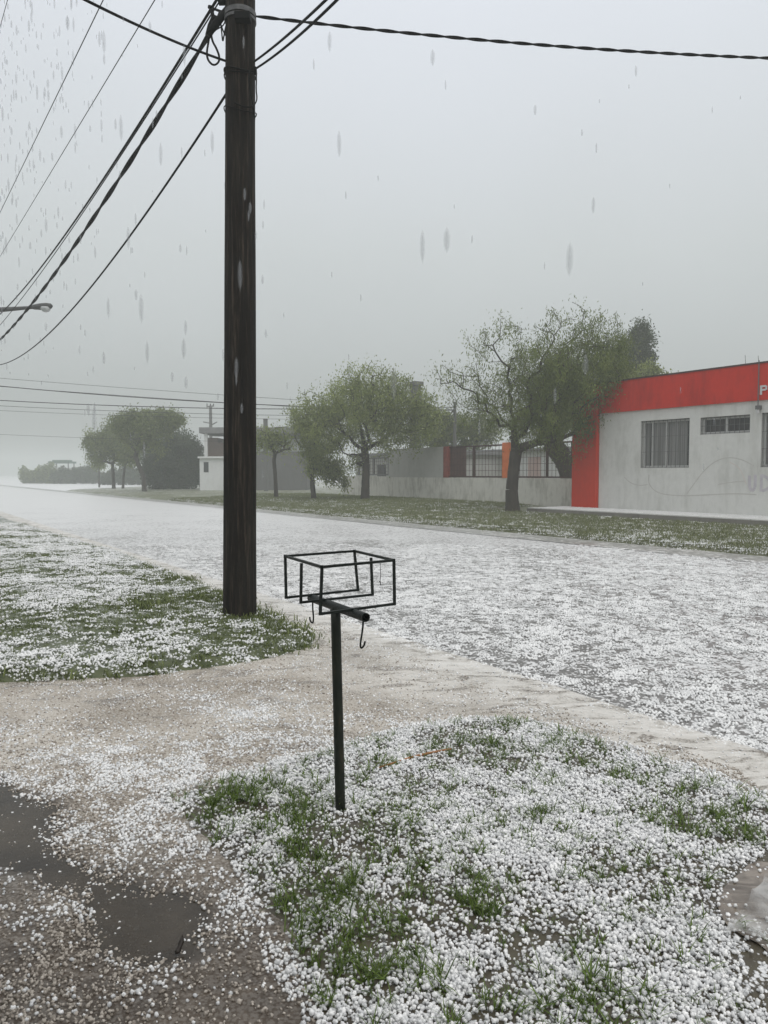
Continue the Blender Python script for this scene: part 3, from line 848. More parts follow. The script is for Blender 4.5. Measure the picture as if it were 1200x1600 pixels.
grow_tree('street_tree', 'round leafy street tree with a straight dark trunk in front of the fence wall', 'tree', b,
          [(571, 750, 0), (572, 725, 0), (570, 700, 0)],
          [(570,640,74,54,1.3,1.1),(515,660,50,42,1,1.0),(645,625,34,32,.7,.8),(668,655,34,26,.7,.7),(480,655,26,24,.5,.7),(540,720,30,14,.5,.8),(610,620,42,40,.9,1),(640,660,36,36,.8,1),(560,600,45,30,.7,.7),(500,640,30,30,.7,.8),(575,580,22,18,.4,.45),(615,590,25,20,.4,.5),
           (485,625,22,16,.3,.4),(600,680,45,28,.7,1),(535,700,40,22,.5,1)],
          b[1], .2, MAT['leaf_pale'], n_attr=560, nleaf=24, leaf=(.06,.16), group=TG, seed=5, leaf_sp=.32, r0=.011)
b = base_on_verge(491, 780)
grow_tree('street_tree', 'slim leaning street tree left of the round tree with a cut stub at its foot', 'tree', b,
          [(488, 755, 0), (487, 735, 0), (481, 705, 0)],
          [(490,700,28,24,1,1),(510,725,28,22,1,1),(475,670,26,22,.8,.7),(525,745,20,14,.6,.8),(465,640,20,12,.4,.4)],
          b[1], .12, MAT['leaf_pale'], n_attr=150, nleaf=26, leaf=(.07,.17), group=TG, seed=8, leaf_sp=.28, r0=.014)
b = base_on_verge(432, 778)
grow_tree('street_tree', 'small thinly leaved tree with a forked trunk in front of the dark house wall', 'tree', b,
          [(430, 745, 0), (428, 720, 0), (430, 708, 0)],
          [(430,685,26,12,1,.55),(415,690,18,12,1,.6),(446,695,14,12,.6,.2),(452,700,8,6,.4,.05),(440,668,16,6,.5,.3),(412,672,14,8,.5,.5)],
          b[1], .105, MAT['leaf_pale'], n_attr=90, nleaf=16, leaf=(.08,.18), group=TG, seed=9, leaf_sp=.28, r0=.02)
# behind the fence wall
p = AW(893, 790, 26.5); p = (p[0], p[1], .2)
grow_tree('yard_tree', 'dark thick leaning tree behind the fence wall next to the red pillar', 'tree', p,
          [(892, 750, 0), (880, 715, 0), (862, 690, 0)],
          [(860,640,50,40,1,1.2),(895,620,28,50,1,1.2),(870,590,36,35,.8,1)],
          p[1], .45, MAT['leaf_dark'], n_attr=160, nleaf=26, leaf=(.08,.16), seed=11, leaf_sp=.3, r0=.02)
p = AY(995, 745, 50); p = (p[0], p[1], .2)
grow_tree('dark_evergreen', 'dark evergreen tree rising behind the red roofed building', 'tree', p,
          [(992, 700, 0), (990, 640, 0), (988, 600, 0)],
          [(992,545,22,28,1,1.4),(1000,520,16,14,.5,1.4),(975,570,28,28,1,1.2),(1012,560,14,22,.5,1.2),(950,590,25,30,.8,1)],
          50, .4, MAT['leaf_dark'], n_attr=220, nleaf=30, leaf=(.10,.2), seed=12, leaf_sp=.33, droop=.2, r0=.02)
p = AY(1018, 745, 42); p = (p[0], p[1], .2)
grow_tree('pale_yard_tree', 'pale leafed treetop showing over the left end of the red parapet', 'tree', p,
          [(1015, 700, 0), (1012, 640, 0), (1010, 610, 0)],
          [(1015,580,16,14,1,.7),(1000,595,20,14,1,.8),(1042,590,10,6,.4,.6)],
          42, .2, MAT['leaf_pale'], n_attr=80, nleaf=22, leaf=(.09,.16), seed=13, leaf_sp=.28, r0=.02)
p = AY(706, 770, 52); p = (p[0], p[1], .2)
grow_tree('yard_tree', 'wide hazy tree behind the fence between the two leafy street trees', 'tree', p,
          [(706, 735, 0), (700, 700, 0)],
          [(680,665,38,28,1,1),(720,670,34,22,1,.9),(760,665,30,22,.8,.8),(670,640,20,14,.4,.5),(745,690,30,14,.7,.9),(690,690,30,16,.6,1)],
          52, .25, MAT['leaf_far'], n_attr=220, nleaf=26, leaf=(.10,.2), seed=14, leaf_sp=.35, r0=.02)
# far left group
TL = 'hazy trees at the far street corner'
def ltree(px, py, *a, **k):
    b = base_on_verge(px, py); return b
b = ltree(226, 768)
grow_tree('corner_tree', 'tallest hazy tree of the far corner group with a wide spreading crown', 'tree', b,
          [(224, 745, 0), (216, 725, 0), (212, 712, 0)],
          [(235,665,36,20,1.2,1),(262,655,28,13,1,.9),(205,665,30,20,1,1),(200,650,18,8,.5,.5),(240,645,40,7,.6,.6),(283,655,12,10,.4,.7),(220,690,28,14,.8,.9),(250,700,14,10,.4,.5)],
          b[1], .17, MAT['leaf_far'], n_attr=330, nleaf=30, leaf=(.12,.2), group=TL, seed=21, leaf_sp=.33, r0=.022)
b = ltree(178, 763)
grow_tree('corner_tree', 'left hand tree of the far corner group with a forked slim trunk', 'tree', b,
          [(177, 745, 0), (176, 725, 0)],
          [(165,690,32,16,1.2,.9),(145,690,20,10,.6,.6),(190,690,25,18,1,.9),(180,670,22,12,.8,.9),(160,712,22,10,.7,.7),(135,680,12,8,.3,.4),(195,712,22,8,.5,.7)],
          b[1], .15, MAT['leaf_far'], n_attr=220, nleaf=28, leaf=(.14,.22), group=TL, seed=22, leaf_sp=.38, r0=.026)
b = ltree(192, 763)
grow_tree('corner_tree', 'thin hazy tree just right of the forked tree at the far corner', 'tree', b,
          [(193, 745, 0), (195, 728, 0)],
          [(198,712,16,12,1,.8),(205,698,14,10,.7,.8)],
          b[1], .11, MAT['leaf_far'], n_attr=60, nleaf=26, leaf=(.14,.22), group=TL, seed=23, leaf_sp=.38, r0=.026)
b = ltree(155, 762)
grow_tree('corner_tree', 'leftmost spindly sapling of the far corner group', 'tree', b,
          [(155, 745, 0), (155, 733, 0)],
          [(155,722,10,8,1,.7)],
          b[1], .1, MAT['leaf_far'], n_attr=26, nleaf=22, leaf=(.14,.22), group=TL, seed=24, leaf_sp=.34, r0=.026)
b = ltree(272, 764)
grow_tree('bushy_tree', 'dense low bushy tree leafy down to the ground at the far corner', 'tree', b,
          [(270, 752, 0), (268, 742, 0)],
          [(265,720,38,32,1.2,1.3),(285,705,28,28,1,1.2),(245,735,22,24,.8,1.2),(298,735,18,24,.8,1.1),(280,682,22,10,.5,.9),(275,745,40,16,.8,1.3)],
          b[1], .26, MAT['leaf_dark'], n_attr=330, nleaf=36, leaf=(.13,.22), group=TL, seed=25, leaf_sp=.42, r0=.026)

def bush(name, label, px0, px1, pyt, pyb, Y0, mat, seed, nl=4000, group=None, ragged=.3):
    rg = np.random.default_rng(seed)
    a = AY(px0, pyb, Y0); b_ = AY(px1, pyb, Y0); top = AY(px0, pyt, Y0)[2]
    root = thing(name, ((a[0]+b_[0])/2, Y0, 0), label, 'bush', group)
    wx = b_[0]-a[0]
    k = max(6, int(wx/.7)); st = MB(); C = []; V = []
    for i in range(k):
        cx = a[0]+wx*(i+.5)/k+rg.normal(0, .15); h = top*(1-ragged*rg.random())*(1 if .08 < (i+.5)/k < .92 else .72)
        for j in range(4):
            st.tube([(cx, Y0, -.05), (cx+rg.normal(0, .3), Y0+rg.normal(0, .5), h*rg.uniform(.6, .95))], [.035, .01], 5)
        m_ = nl//k
        q = rg.normal(0, 1, (m_, 3)); q /= np.linalg.norm(q, axis=1)[:, None]; q *= (rg.random(m_)**.4)[:, None]
        V.append(np.array([cx, Y0, h*.48])+q*np.array([.75, 1.3, h*.52]))
    cen = np.concatenate(V)+rg.normal(0, .1, (sum(len(v) for v in V), 3)); M = len(cen)
    dr = rg.normal(0, 1, (M, 3)); dr[:, 2] += .6; dr /= np.linalg.norm(dr, axis=1)[:, None]
    sd_ = np.cross(dr, rg.normal(0, 1, (M, 3))); sd_ /= np.linalg.norm(sd_, axis=1)[:, None]
    L, Wd = .38, .2
    VV = np.stack([cen-dr*L/2, cen+sd_*Wd/2, cen+dr*L/2, cen-sd_*Wd/2], 1).reshape(-1, 3)
    st.build('stems', MAT['bark'], root)
    npmesh('foliage', VV, np.arange(M*4).reshape(-1, 4), mat, root, attr=np.repeat(rg.random(M), 4))
    return root
bush('hedge', 'spiky pale shrub at the far left end of the hedge row', 36, 60, 726, 753, 130, MAT['leaf_far'], 31, 2600, ragged=.5)
bush('hedge', 'tallest pointed shrub of the far left hedge row', 60, 84, 717, 753, 128, MAT['leaf_far'], 32, 3200, ragged=.45)
bush('hedge', 'dark clipped hedge under the little green roof at far left', 82, 158, 725, 753, 124, MAT['leaf_dark'], 33, 9000)
bush('hedge', 'long dark hedge behind the far corner trees', 158, 320, 726, 756, 112, MAT['leaf_dark'], 34, 15000, ragged=.2)
# small green-roofed shelter over the hedge
p = AY(98, 750, 132)
r_ = thing('shelter', (p[0], p[1], 0), 'small flat green roofed shelter showing above the far left hedge', 'shelter')
m1 = MB(); z = AY(98, 723, 132)[2]
m1.bx(p[0]-1.8, p[0]+1.8, 130.5, 133.5, z-.12, z+.2); m1.bx(p[0]-1.3, p[0]+1.3, 131, 133, z+.2, z+.45); m1.build('roof', MAT['green_roof'], r_)
for sx in (-1.5, 1.5):
    for sy in (130.8, 133.2):
        m2 = MB(); m2.bx(p[0]+sx-.07, p[0]+sx+.07, sy-.07, sy+.07, -.05, z-.12); m2.build('post', MAT['win_dark'], r_)
m3 = MB(); m3.bx(p[0]-1.35, p[0]+1.35, 131.2, 132.8, -.05, z-.9); m3.build('wall', MAT['grey_wall'], r_)

# ------------------------------------------------------------------ red and white building
FW = 22.8
ZB = .30                                            # walkway height
uL = U_at(897, FW); uP = U_at(935, FW); uR = -6.0; depth = 9
ztop = 4.98; zred = 3.86
bld = thing('red_and_white_building', UW((uP+uR)/2, FW+depth/2, 0), 'low white building with a red parapet and red corner pillar behind a raised walkway', 'building')
def zat(px, py, w): return AW(px, py, w)[2]
W1 = (U_at(1077, FW, 690), U_at(1001, FW, 690), zat(1040, 731, FW), zat(1040, 655.5, FW))
W2 = (U_at(1172, FW, 660), U_at(1094, FW, 660), zat(1133, 677.5, FW), zat(1133, 650, FW))
w3l = U_at(1189, FW, 690)
W3 = (w3l-(W1[1]-W1[0]), w3l, W1[2], W1[3])
W4 = (w3l-5.5, w3l-4.5, ZB, ZB+2.15)               # a door further along, outside the picture
ops = [W1, W2, W3, W4]
TW = .2
m = MB()
cuts = sorted(set([uR, uP-.02] + [o_[0] for o_ in ops] + [o_[1] for o_ in ops]))
for a, c in zip(cuts[:-1], cuts[1:]):
    o_ = [q for q in ops if q[0] <= a+1e-6 and q[1] >= c-1e-6]
    if not o_: m.buw(a, c, FW, FW+TW, 0, zred)
    else:
        o_ = o_[0]; m.buw(a, c, FW, FW+TW, o_[3], zred)
        if o_[2] > .5: m.buw(a, c, FW, FW+TW, 0, o_[2])
m.buw(uR, uR+.2, FW+TW, FW+depth, 0, zred); m.buw(uP-.25, uP-.05, FW+TW, FW+depth, 0, zred); m.buw(uR, uP-.05, FW+depth, FW+depth+.2, 0, zred)
m.build('wall', MAT['white_wall'], bld)
m = MB(); m.buw(uR+.2, uP-.25, FW+TW, FW+depth, zred-.1, zred+.15); m.build('roof', MAT['roof_slab'], bld)
m = MB()
m.buw(uR-.05, uP+.0, FW-.09, FW+.16, zred, ztop)
m.buw(uR-.05, uR+.16, FW+.16, FW+depth, zred, ztop); m.buw(uP-.2, uP, FW+.16, FW+depth, zred, ztop); m.buw(uR, uP, FW+depth, FW+depth+.2, zred, ztop)
par = m.build('parapet', MAT['red_wall'], bld); par['label'] = 'red painted parapet'
m = MB(); m.buw(uR-.09, uP+.03, FW-.12, FW+.19, ztop, ztop+.05); m.build('coping', MAT['rust_dark'], par)
zpl = zat(905, 626, FW)
m = MB(); m.buw(uP+.003, uL, FW-.14, FW+.5, 0, zpl); pl = m.build('pillar', MAT['pillar_red'], bld, bevel=.02)
# sloping shoulder from pillar up to the parapet
m = MB()
us_ = uP+.003; ue_ = uP+.7
m.hexa([UW(us_, FW-.13, zpl+.002), UW(ue_, FW-.13, zpl+.002), UW(ue_, FW+.3, zpl+.002), UW(us_, FW+.3, zpl+.002),
        UW(us_, FW-.13, ztop-.05), UW(ue_, FW-.13, zpl+.12), UW(ue_, FW+.3, zpl+.12), UW(us_, FW+.3, ztop-.05)])
m.build('shoulder', MAT['pillar_red'], bld)
# P of the roof sign
pa = AW(1188, 617, FW-.1); pu, _ = toUW(pa[0], pa[1]); pz = pa[2]; ph = AW(1188, 602.5, FW-.1)[2]-pz; pwid = U_at(1188, FW-.1, 610)-U_at(1198.5, FW-.1, 610)
m = MB(); t_ = .055
wq0, wq1 = FW-.125, FW-.095
m.buw(pu-t_, pu, wq0, wq1, pz, pz+ph)
m.buw(pu-pwid*.8, pu-t_, wq0, wq1, pz+ph-t_, pz+ph); m.buw(pu-pwid*.8, pu-t_, wq0, wq1, pz+ph*.42, pz+ph*.42+t_)
m.buw(pu-pwid, pu-pwid*.8, wq0, wq1, pz+ph*.42+.02, pz+ph-.02)
lt = m.build('letter', MAT['letter'], bld); lt['label'] = 'pale grey raised letter P on the red parapet'
# windows
def window(o_, bars, kind='big'):
    a, c, z0, z1 = o_; wf = FW+.13
    m = MB(); fr = .06
    m.buw(a+.02, c-.02, wf, wf+.05, z0+.02, z0+.02+fr); m.buw(a+.02, c-.02, wf, wf+.05, z1-.02-fr, z1-.02)
    m.buw(a+.02, a+.02+fr, wf, wf+.05, z0+.02+fr, z1-.02-fr); m.buw(c-.02-fr, c-.02, wf, wf+.05, z0+.02+fr, z1-.02-fr)
    mid = (a+c)/2
    m.buw(mid-.035, mid+.035, wf, wf+.05, z0+.02+fr, z1-.02-fr)
    if kind == 'big':
        m.buw(c-.42, c-.42+.05, wf+.002, wf+.052, z0+.02+fr, z1-.02-fr)
    wdw = m.build('window', MAT['win_frame'], bld)
    m = MB(); m.buw(a+.02+fr, c-.02-fr, wf+.075, wf+.08, z0+.05, z1-.05); m.build('pane', MAT['curtain'] if kind == 'big' else MAT['glass'], wdw)
    if kind == 'big':
        for q0, q1 in ((c-.37, c-.28), (a+.08, a+.2)):
            m = MB(); m.buw(q0, q1, wf+.055, wf+.07, z0+.08, z1-.08); m.build('dark_gap', MAT['glass'], wdw)
    m = MB(); m.buw(a, c, FW+.09, FW+.125, z0, z0+.018)
    m.build('sill', MAT['reveal'], wdw)
    m = MB(); k = bars
    for i in range(k+1):
        u_ = a+.03+(c-a-.06)*i/k; m.bar(UW(u_, FW+.04, z0+.01), UW(u_, FW+.04, z1-.01), .014)
    rows = 3 if kind == 'big' else 2
    for i in range(rows+1):
        z_ = z0+.03+(z1-z0-.06)*i/rows; m.bar(UW(a, FW+.052, z_), UW(c, FW+.052, z_), .012)
    m.build('security_bars', MAT['win_dark'], wdw)
    return wdw
window(W1, 11); window(W3, 11)
w_ = window(W2, 10, 'small')
m = MB(); m.buw(W4[0], W4[1], FW+.08, FW+.13, ZB+.01, W4[3]); m.build('door', MAT['win_dark'], bld)
# wall lamp and conduit
cu = U_at(1186, FW-.1, 600)
m = MB(); m.tube([UW(cu, FW-.13, zat(1186, 628, FW)-.25), UW(cu, FW-.13, ztop+.1)], .018, 6); m.build('conduit', MAT['win_dark'], bld)
lz = zat(1185, 640, FW)
m = MB(); m.buw(cu-.05, cu+.09, FW-.13, FW-.002, lz, lz+.12); lb = m.build('wall_lamp', MAT['win_dark'], bld)
m = MB(); m.tube([UW(cu+.02, FW-.09, lz-.12), UW(cu+.02, FW-.09, lz)], [.04, .05], 8); m.build('lamp_glass', MAT['letter'], lb)
for du, hh in ((.12, .22), (.55, .3)):
    m = MB(); m.tube([UW(cu+du, FW+.05, ztop+.05), UW(cu+du+.02, FW+.05, ztop+.05+hh)], .008, 4)
    m.build('reinforcing_bar', MAT['win_dark'], bld)
# faded mural: drawn lines and faint letters on the white wall
def wline(pts, wd, mat, name, off=.004):
    m = MB(); P_ = [AW(a, b_, FW-off) for a, b_ in pts]
    # smooth
    Q = [np.array(p) for p in P_]
    for _ in range(2):
        T = [Q[0]]
        for i in range(len(Q)-1): T += [Q[i]*.75+Q[i+1]*.25, Q[i]*.25+Q[i+1]*.75]
        T.append(Q[-1]); Q = T
    for i in range(len(Q)-1):
        t = Q[i+1]-Q[i]; t = t/np.linalg.norm(t); nrm = np.cross(t, np.array([N[0], N[1], 0])); nrm = nrm/np.linalg.norm(nrm)*wd/2
        m.quad(tuple(Q[i]-nrm), tuple(Q[i]+nrm), tuple(Q[i+1]+nrm), tuple(Q[i+1]-nrm))
    return m.build(name, mat, bld)
wline([(1014,742),(1013,755),(1022,767),(1038,773),(1070,775),(1110,773),(1150,771),(1182,773)], .035, MAT['paint_grey'], 'mural_line')
wline([(1073,772),(1085,755),(1100,735),(1118,720),(1138,714),(1160,718),(1178,728)], .03, MAT['paint_grey'], 'mural_line')
wline([(1122,757),(1145,753),(1165,752)], .03, MAT['paint_grey'], 'mural_line')
wline([(975,745),(985,755),(1000,759),(1012,757)], .03, MAT['paint_grey'], 'mural_line')
wline([(1140,722),(1155,730),(1162,745),(1166,757)], .03, MAT['paint_pink'], 'mural_line', .006)
wline([(1171,743),(1171,762),(1175,768),(1180,762),(1180,742)], .10, MAT['paint_lilac'], 'mural_letter')
wline([(1190,741),(1189,768)], .09, MAT['paint_lilac'], 'mural_letter')
wline([(1192,743),(1200,747),(1204,755),(1200,764),(1191,767)], .09, MAT['paint_lilac'], 'mural_letter', .007)

# raised walkway
u_end = U_at(828, 20.9)
m = MB(); m.buw(uR-2, u_end, 20.75, FW-.002, -.05, ZB-.03); m.buw(uP+.003, u_end, FW-.002, FW+.6, -.05, ZB-.032)
wk = m.build('raised_walkway', MAT['kerb']); wk['kind'] = 'structure'
wkh = hail_ground('hail_on_walkway', (.3,.3,.28), (.4,.4,.38), .95, fine=14, hail=(.66,.66,.64))
m = MB(); m.buw(uR-2, u_end-.03, 20.78, FW-.004, ZB-.029, ZB); o_ = m.build('walkway_hail', wkh); tag(o_, 'layer of hail on the raised walkway', kind='structure')
# hail lying on the walkway
n = 5000
u = rng.uniform(uR, u_end-.1, n); w = rng.uniform(20.85, FW-.1, n)
x = u*D[0]+w*N[0]; y = u*D[1]+w*N[1]
scatter('walkway_hail_lumps', np.stack([x, y, ZB+0*x], 1), rng.uniform(.3, .6, n), c_far, 'rough hail heaped on the raised walkway beside the white wall')

# ------------------------------------------------------------------ fence wall with grilles
QW = 24.0
def fu(px): return U_at(px, QW, 760)
zlow = zat(800, 747, QW)
zg = zat(700, 699, QW)
fence = thing('fence_wall', UW(fu(700), QW, .2), 'stained low white wall topped with red iron grilles between orange pillars', 'wall')
m = MB(); m.buw(uL+.05, fu(606), QW, QW+.2, 0, zlow); m.buw(fu(606), fu(537), QW, QW+.2, 0, zat(560, 744, QW)); m.build('low_wall', MAT['fence_wall'], fence)
m = MB(); m.buw(fu(692), fu(607), QW+.003, QW+.203, zlow+.001, zat(650, 700, QW)); m.build('tall_wall', MAT['grey_wall'], fence)
m = MB(); m.buw(fu(796), fu(785), QW-.03, QW+.23, zlow+.002, zg+.1); m.build('pillar', MAT['orange'], fence)
m = MB(); m.buw(fu(699.5), fu(693), QW-.02, QW+.22, zlow+.002, zg+.05); m.build('pillar', MAT['rust'], fence)
def grille(p0, p1, zb, zt, mat, posts, nb):
    m = MB(); a, c = fu(p1), fu(p0)
    m.bar(UW(a, QW+.1, zb+.05), UW(c, QW+.1, zb+.05), .07); m.bar(UW(a, QW+.1, zt), UW(c, QW+.1, zt), .07)
    for q in posts: m.bar(UW(fu(q), QW+.1, zb+.05), UW(fu(q), QW+.1, zt), .09)
    gr = m.build('grille', MAT[mat], fence)
    m = MB()
    for i in range(nb):
        u_ = a+(c-a)*(i+.5)/nb; m.bar(UW(u_, QW+.1, zb+.05), UW(u_, QW+.1, zt), .013)
    k = 5
    for i in range(1, k): z_ = zb+.05+(zt-zb-.05)*i/k; m.bar(UW(a, QW+.115, z_), UW(c, QW+.115, z_), .014)
    m.build('bars', MAT['rust_dark'], gr)
grille(700, 785, zlow, zg, 'rust_dark', (738, 783.5), 17)
grille(796, 893, zlow, zg, 'rust_dark', (852, 891), 17)
grille(558, 606, zat(580, 743, QW), zat(580, 716, QW), 'win_dark', (559, 582, 605), 16)
m = MB(); m.buw(fu(724), fu(700), QW+.14, QW+.17, zlow+.02, zg-.03); pn = m.build('mesh_panel', plain('dark_red_screen', (.10,.05,.045), .7), fence)
# house behind the fence
hb = thing('yard_house', UW(fu(800)+2, 33, 0), 'pale pinkish house seen through the fence grilles', 'house')
def hu(px, w): return U_at(px, w, 740)
m = MB(); m.buw(hu(905, 33), hu(722, 33), 33, 38, 0, zat(790, 706, 33)); m.build('wall', MAT['far_white'], hb)
m = MB(); m.buw(hu(915, 33), hu(715, 33), 32.6, 38.3, zat(790, 706, 33), zat(790, 706, 33)+.15); m.build('roof', MAT['roof_slab'], hb)
for q0, q1 in ((775, 760), (845, 825)):
    m = MB(); m.buw(hu(q0, 32.99), hu(q1, 32.99), 32.97, 33.0, .2, 2.6); m.build('door', MAT['pink_wall'], hb)
# building behind the round tree
gb = thing('grey_house', UW(fu(610)+1, 30, 0), 'low dark grey house half hidden behind the round street tree', 'house')
m = MB(); m.buw(hu(690, 28), hu(556, 28), 28, 34, 0, zat(620, 712, 28)); m.build('wall', MAT['grey_wall'], gb)
m = MB(); m.buw(hu(695, 28), hu(552, 28), 27.7, 34.2, zat(620, 712, 28), zat(620, 712, 28)+.2); m.build('roof', MAT['roof_slab'], gb)
m = MB(); m.buw(hu(603, 28), hu(590, 28), 27.97, 28.0, 1.0, 2.2); m.build('window', MAT['glass'], gb)
# tall chimney
cw = 28.2
cu0, cu1 = hu(653, cw), hu(644, cw); zt_ = zat(648, 597, cw)
ch = thing('chimney_stack', UW((cu0+cu1)/2, cw, 0), 'tall square dark chimney stack rising through the round tree', 'chimney')
m = MB(); m.buw(cu0, cu1, cw-.22, cw+.22, 0, zt_-.25); m.build('shaft', MAT['dark_wall'], ch)
m = MB(); m.buw(cu0-.12, cu1+.12, cw-.34, cw+.34, zt_-.25, zt_); m.build('cap', MAT['dark_wall'], ch)

# ------------------------------------------------------------------ hazy house at left of the fence
HY = 61.0
def fx(px, Y): return (px-600)/1200*Y*(CP+.0)
def fz(py, Y): return AY(600, py, Y)[2]
hz = thing('flat_roofed_house', (fx(390, HY), HY+3, 0), 'hazy white house with a flat grey roof slab behind the utility pole', 'house')
zlo = fz(716, HY)
m = MB(); m.bx(fx(312, HY), fx(356, HY), HY, HY+6, 0, zlo); m.build('front_wall', MAT['far_white'], hz)
m = MB(); m.bx(fx(310, HY), fx(357, HY), HY-.2, HY+6.1, zlo, zlo+.14); m.build('ledge', MAT['far_white'], hz)
m = MB(); m.bx(fx(318.5, HY), fx(326, HY), HY-.02, HY, fz(738, HY), fz(722, HY)); m.build('window', MAT['glass'], hz)
m = MB(); m.bx(fx(356, HY)+.003, fx(478, HY), HY+.8, HY+6, 0, fz(705, HY)); m.build('side_wall', MAT['dark_wall'], hz)
HB = 65.0
m = MB(); m.bx(fx(324, HB), fx(341, HB), HB, HB+4, zlo+.14, fz(684, HB)); m.build('upper_wall', MAT['brown_wall'], hz)
m = MB(); m.bx(fx(341, HB)+.003, fx(365, HB), HB, HB+4, zlo+.14, fz(692, HB)); m.build('upper_wall', MAT['brown_wall'], hz)
m = MB(); m.bx(fx(398, HB), fx(478, HB), HB+.6, HB+4, 0, fz(678, HB)); m.build('upper_wall', MAT['far_white'], hz)
m = MB(); m.bx(fx(317, HB), fx(482, HB), HB-1.2, HB+4.5, fz(678, HB), fz(669, HB)); m.build('roof', MAT['roof_slab'], hz)
m = MB(); m.bx(fx(398, HB), fx(482, HB), HB-.6, HB+.5, fz(686, HB), fz(678, HB)-.003); m.build('ceiling_beam', MAT['dark_wall'], hz)
for q in (320, 362):
    m = MB(); m.bx(fx(q, HB-.9), fx(q, HB-.9)+.25, HB-1.0, HB-.75, zlo+.14, fz(678, HB)-.003); m.build('column', MAT['far_white'], hz)
# square post in front of it
zt_ = fz(656, 58)
cp = thing('concrete_post', (fx(415.5, 58), 58, 0), 'square grey concrete post standing above the flat roof beside the thin tree', 'post')
m = MB(); m.bx(fx(412.5, 58), fx(418.5, 58), 57.85, 58.15, 0, zt_); m.build('shaft', MAT['dark_wall'], cp)
m = MB(); m.bx(fx(412.3, 58), fx(418.7, 58), 57.8, 58.2, zt_, zt_+.08); m.build('cap', MAT['dark_wall'], cp)

# ------------------------------------------------------------------ far utility pole
fp = AY(329, 640, 78)
fpo = thing('utility_pole', (fp[0], 78, 0), 'distant utility pole with a short crossarm above the hazy white house', 'utility pole')
zt_ = AY(329, 634, 78)[2]
m = MB(); m.tube([(fp[0], 78, -.1), (fp[0], 78, zt_)], [.2, .15], 10); m.build('shaft', MAT['dark_wall'], fpo)
m = MB(); m.bar((fp[0]-.4, 78, zt_-.1), (fp[0]+.35, 78, zt_-.02), .12); m.build('crossarm', MAT['dark_wall'], fpo)
zl = AY(329, 660, 78)[2]
m = MB(); m.bar((fp[0]-.75, 78, zl+.05), (fp[0], 78, zl-.1), .1); m.bar((fp[0], 78, zl-.3), (fp[0]+.65, 78, zl+.05), .1); m.build('bracket', MAT['dark_wall'], fpo)
for dx in (-.35, 0, .3):
    m = MB(); m.tube([(fp[0]+dx, 78, zt_), (fp[0]+dx, 78, zt_+.22)], [.06, .04], 8); m.build('insulator', MAT['porcelain'], fpo)

# ------------------------------------------------------------------ street lamp (its pole stands just left of the frame)
LY = 27.5
la = AY(-62, 487, LY)
lamp = thing('street_lamp', (la[0], LY, 0), 'grey street lamp arm reaching in from the left edge above the street', 'street lamp')
m = MB(); m.tube([(la[0], LY, -.05), (la[0], LY, la[2]+.1)], [.13, .08], 12); m.build('pole', MAT['steel'], lamp)
m = MB(); m.tube([la, AY(0, 484, LY), AY(50, 480.5, LY)], [.10, .09, .055], 10); m.build('arm', plain('dark_grey_arm', (.06,.06,.06), .5), lamp)
h0 = np.array(AY(48, 480, LY)); h1 = np.array(AY(82, 478, LY))
m = MB(); m.tube([h0+(h1-h0)*t for t in (0, .15, .45, .75, .93, 1)], [.05, .09, .12, .12, .09, .03], 12)
hd = m.build('lamp_head', plain('dark_lamp_housing', (.05,.05,.05), .5), lamp, smooth=True)
m = MB(); c0 = h0+(h1-h0)*.68
for i in range(5):
    pass
m.tube([c0+np.array([0, 0, z_]) for z_ in (-.03, -.10, -.17, -.21)], [.17, .17, .12, .03], 14); m.build('lens', plain('milky_lamp_glass', (.42,.43,.43), .3), hd, smooth=True)

# ------------------------------------------------------------------ the near utility pole
PB = G(374.5, 962, .07)
PX, PY = PB[0], PB[1]
PT = 9.6
def pole_x(z): return PX + (z/7)*(AY(376.5, 5, PY)[0]-PX)
def pole_r(z): return .180 - .0048*z
pole = thing('utility_pole', (PX, PY, 0), 'large dark wooden utility pole standing on the left lawn', 'utility pole')
m = MB(); S_ = 48; zs = np.linspace(-.1, PT, 90)
for i, z_ in enumerate(zs):
    for k in range(S_):
        q = 2*math.pi*k/S_
        rr = pole_r(z_)*(1+.02*mnoise.noise(Vector((math.cos(q)*3, math.sin(q)*3, z_*.7)))+.012*mnoise.noise(Vector((math.cos(q)*14, math.sin(q)*14, z_*.5))))
        m.v.append((pole_x(z_)+rr*math.cos(q), PY+rr*math.sin(q), z_))
for i in range(len(zs)-1):
    for k in range(S_):
        k2 = (k+1) % S_; m.f.append((i*S_+k, i*S_+k2, (i+1)*S_+k2, (i+1)*S_+k))
m.f.append(tuple((len(zs)-1)*S_+k for k in range(S_)))
m.build('shaft', MAT['pole'], pole, smooth=True)
def band(py, h, mat, nm, off=.012, tilt=0):
    z_ = AY(376, py, PY-.2)[2]; m = MB()
    R_ = pole_r(z_)+off; n_ = 40; base0 = len(m.v)
    for k in range(n_):
        q = 2*math.pi*k/n_; dz = tilt*math.cos(q)
        for (rr, zz_) in ((R_, z_-h/2), (R_, z_+h/2), (R_-.03, z_+h/2), (R_-.03, z_-h/2)):
            m.v.append((pole_x(z_)+rr*math.cos(q), PY+rr*math.sin(q), zz_+dz))
    for k in range(n_):
        k2 = (k+1) % n_
        for j in range(4):
            j2 = (j+1) % 4; m.f.append((k*4+j, k2*4+j, k2*4+j2, k*4+j2))
    return m.build(nm, mat, pole, smooth=False)
band(6, .05, MAT['steel'], 'steel_band'); band(15, .03, MAT['steel'], 'steel_band', .014)
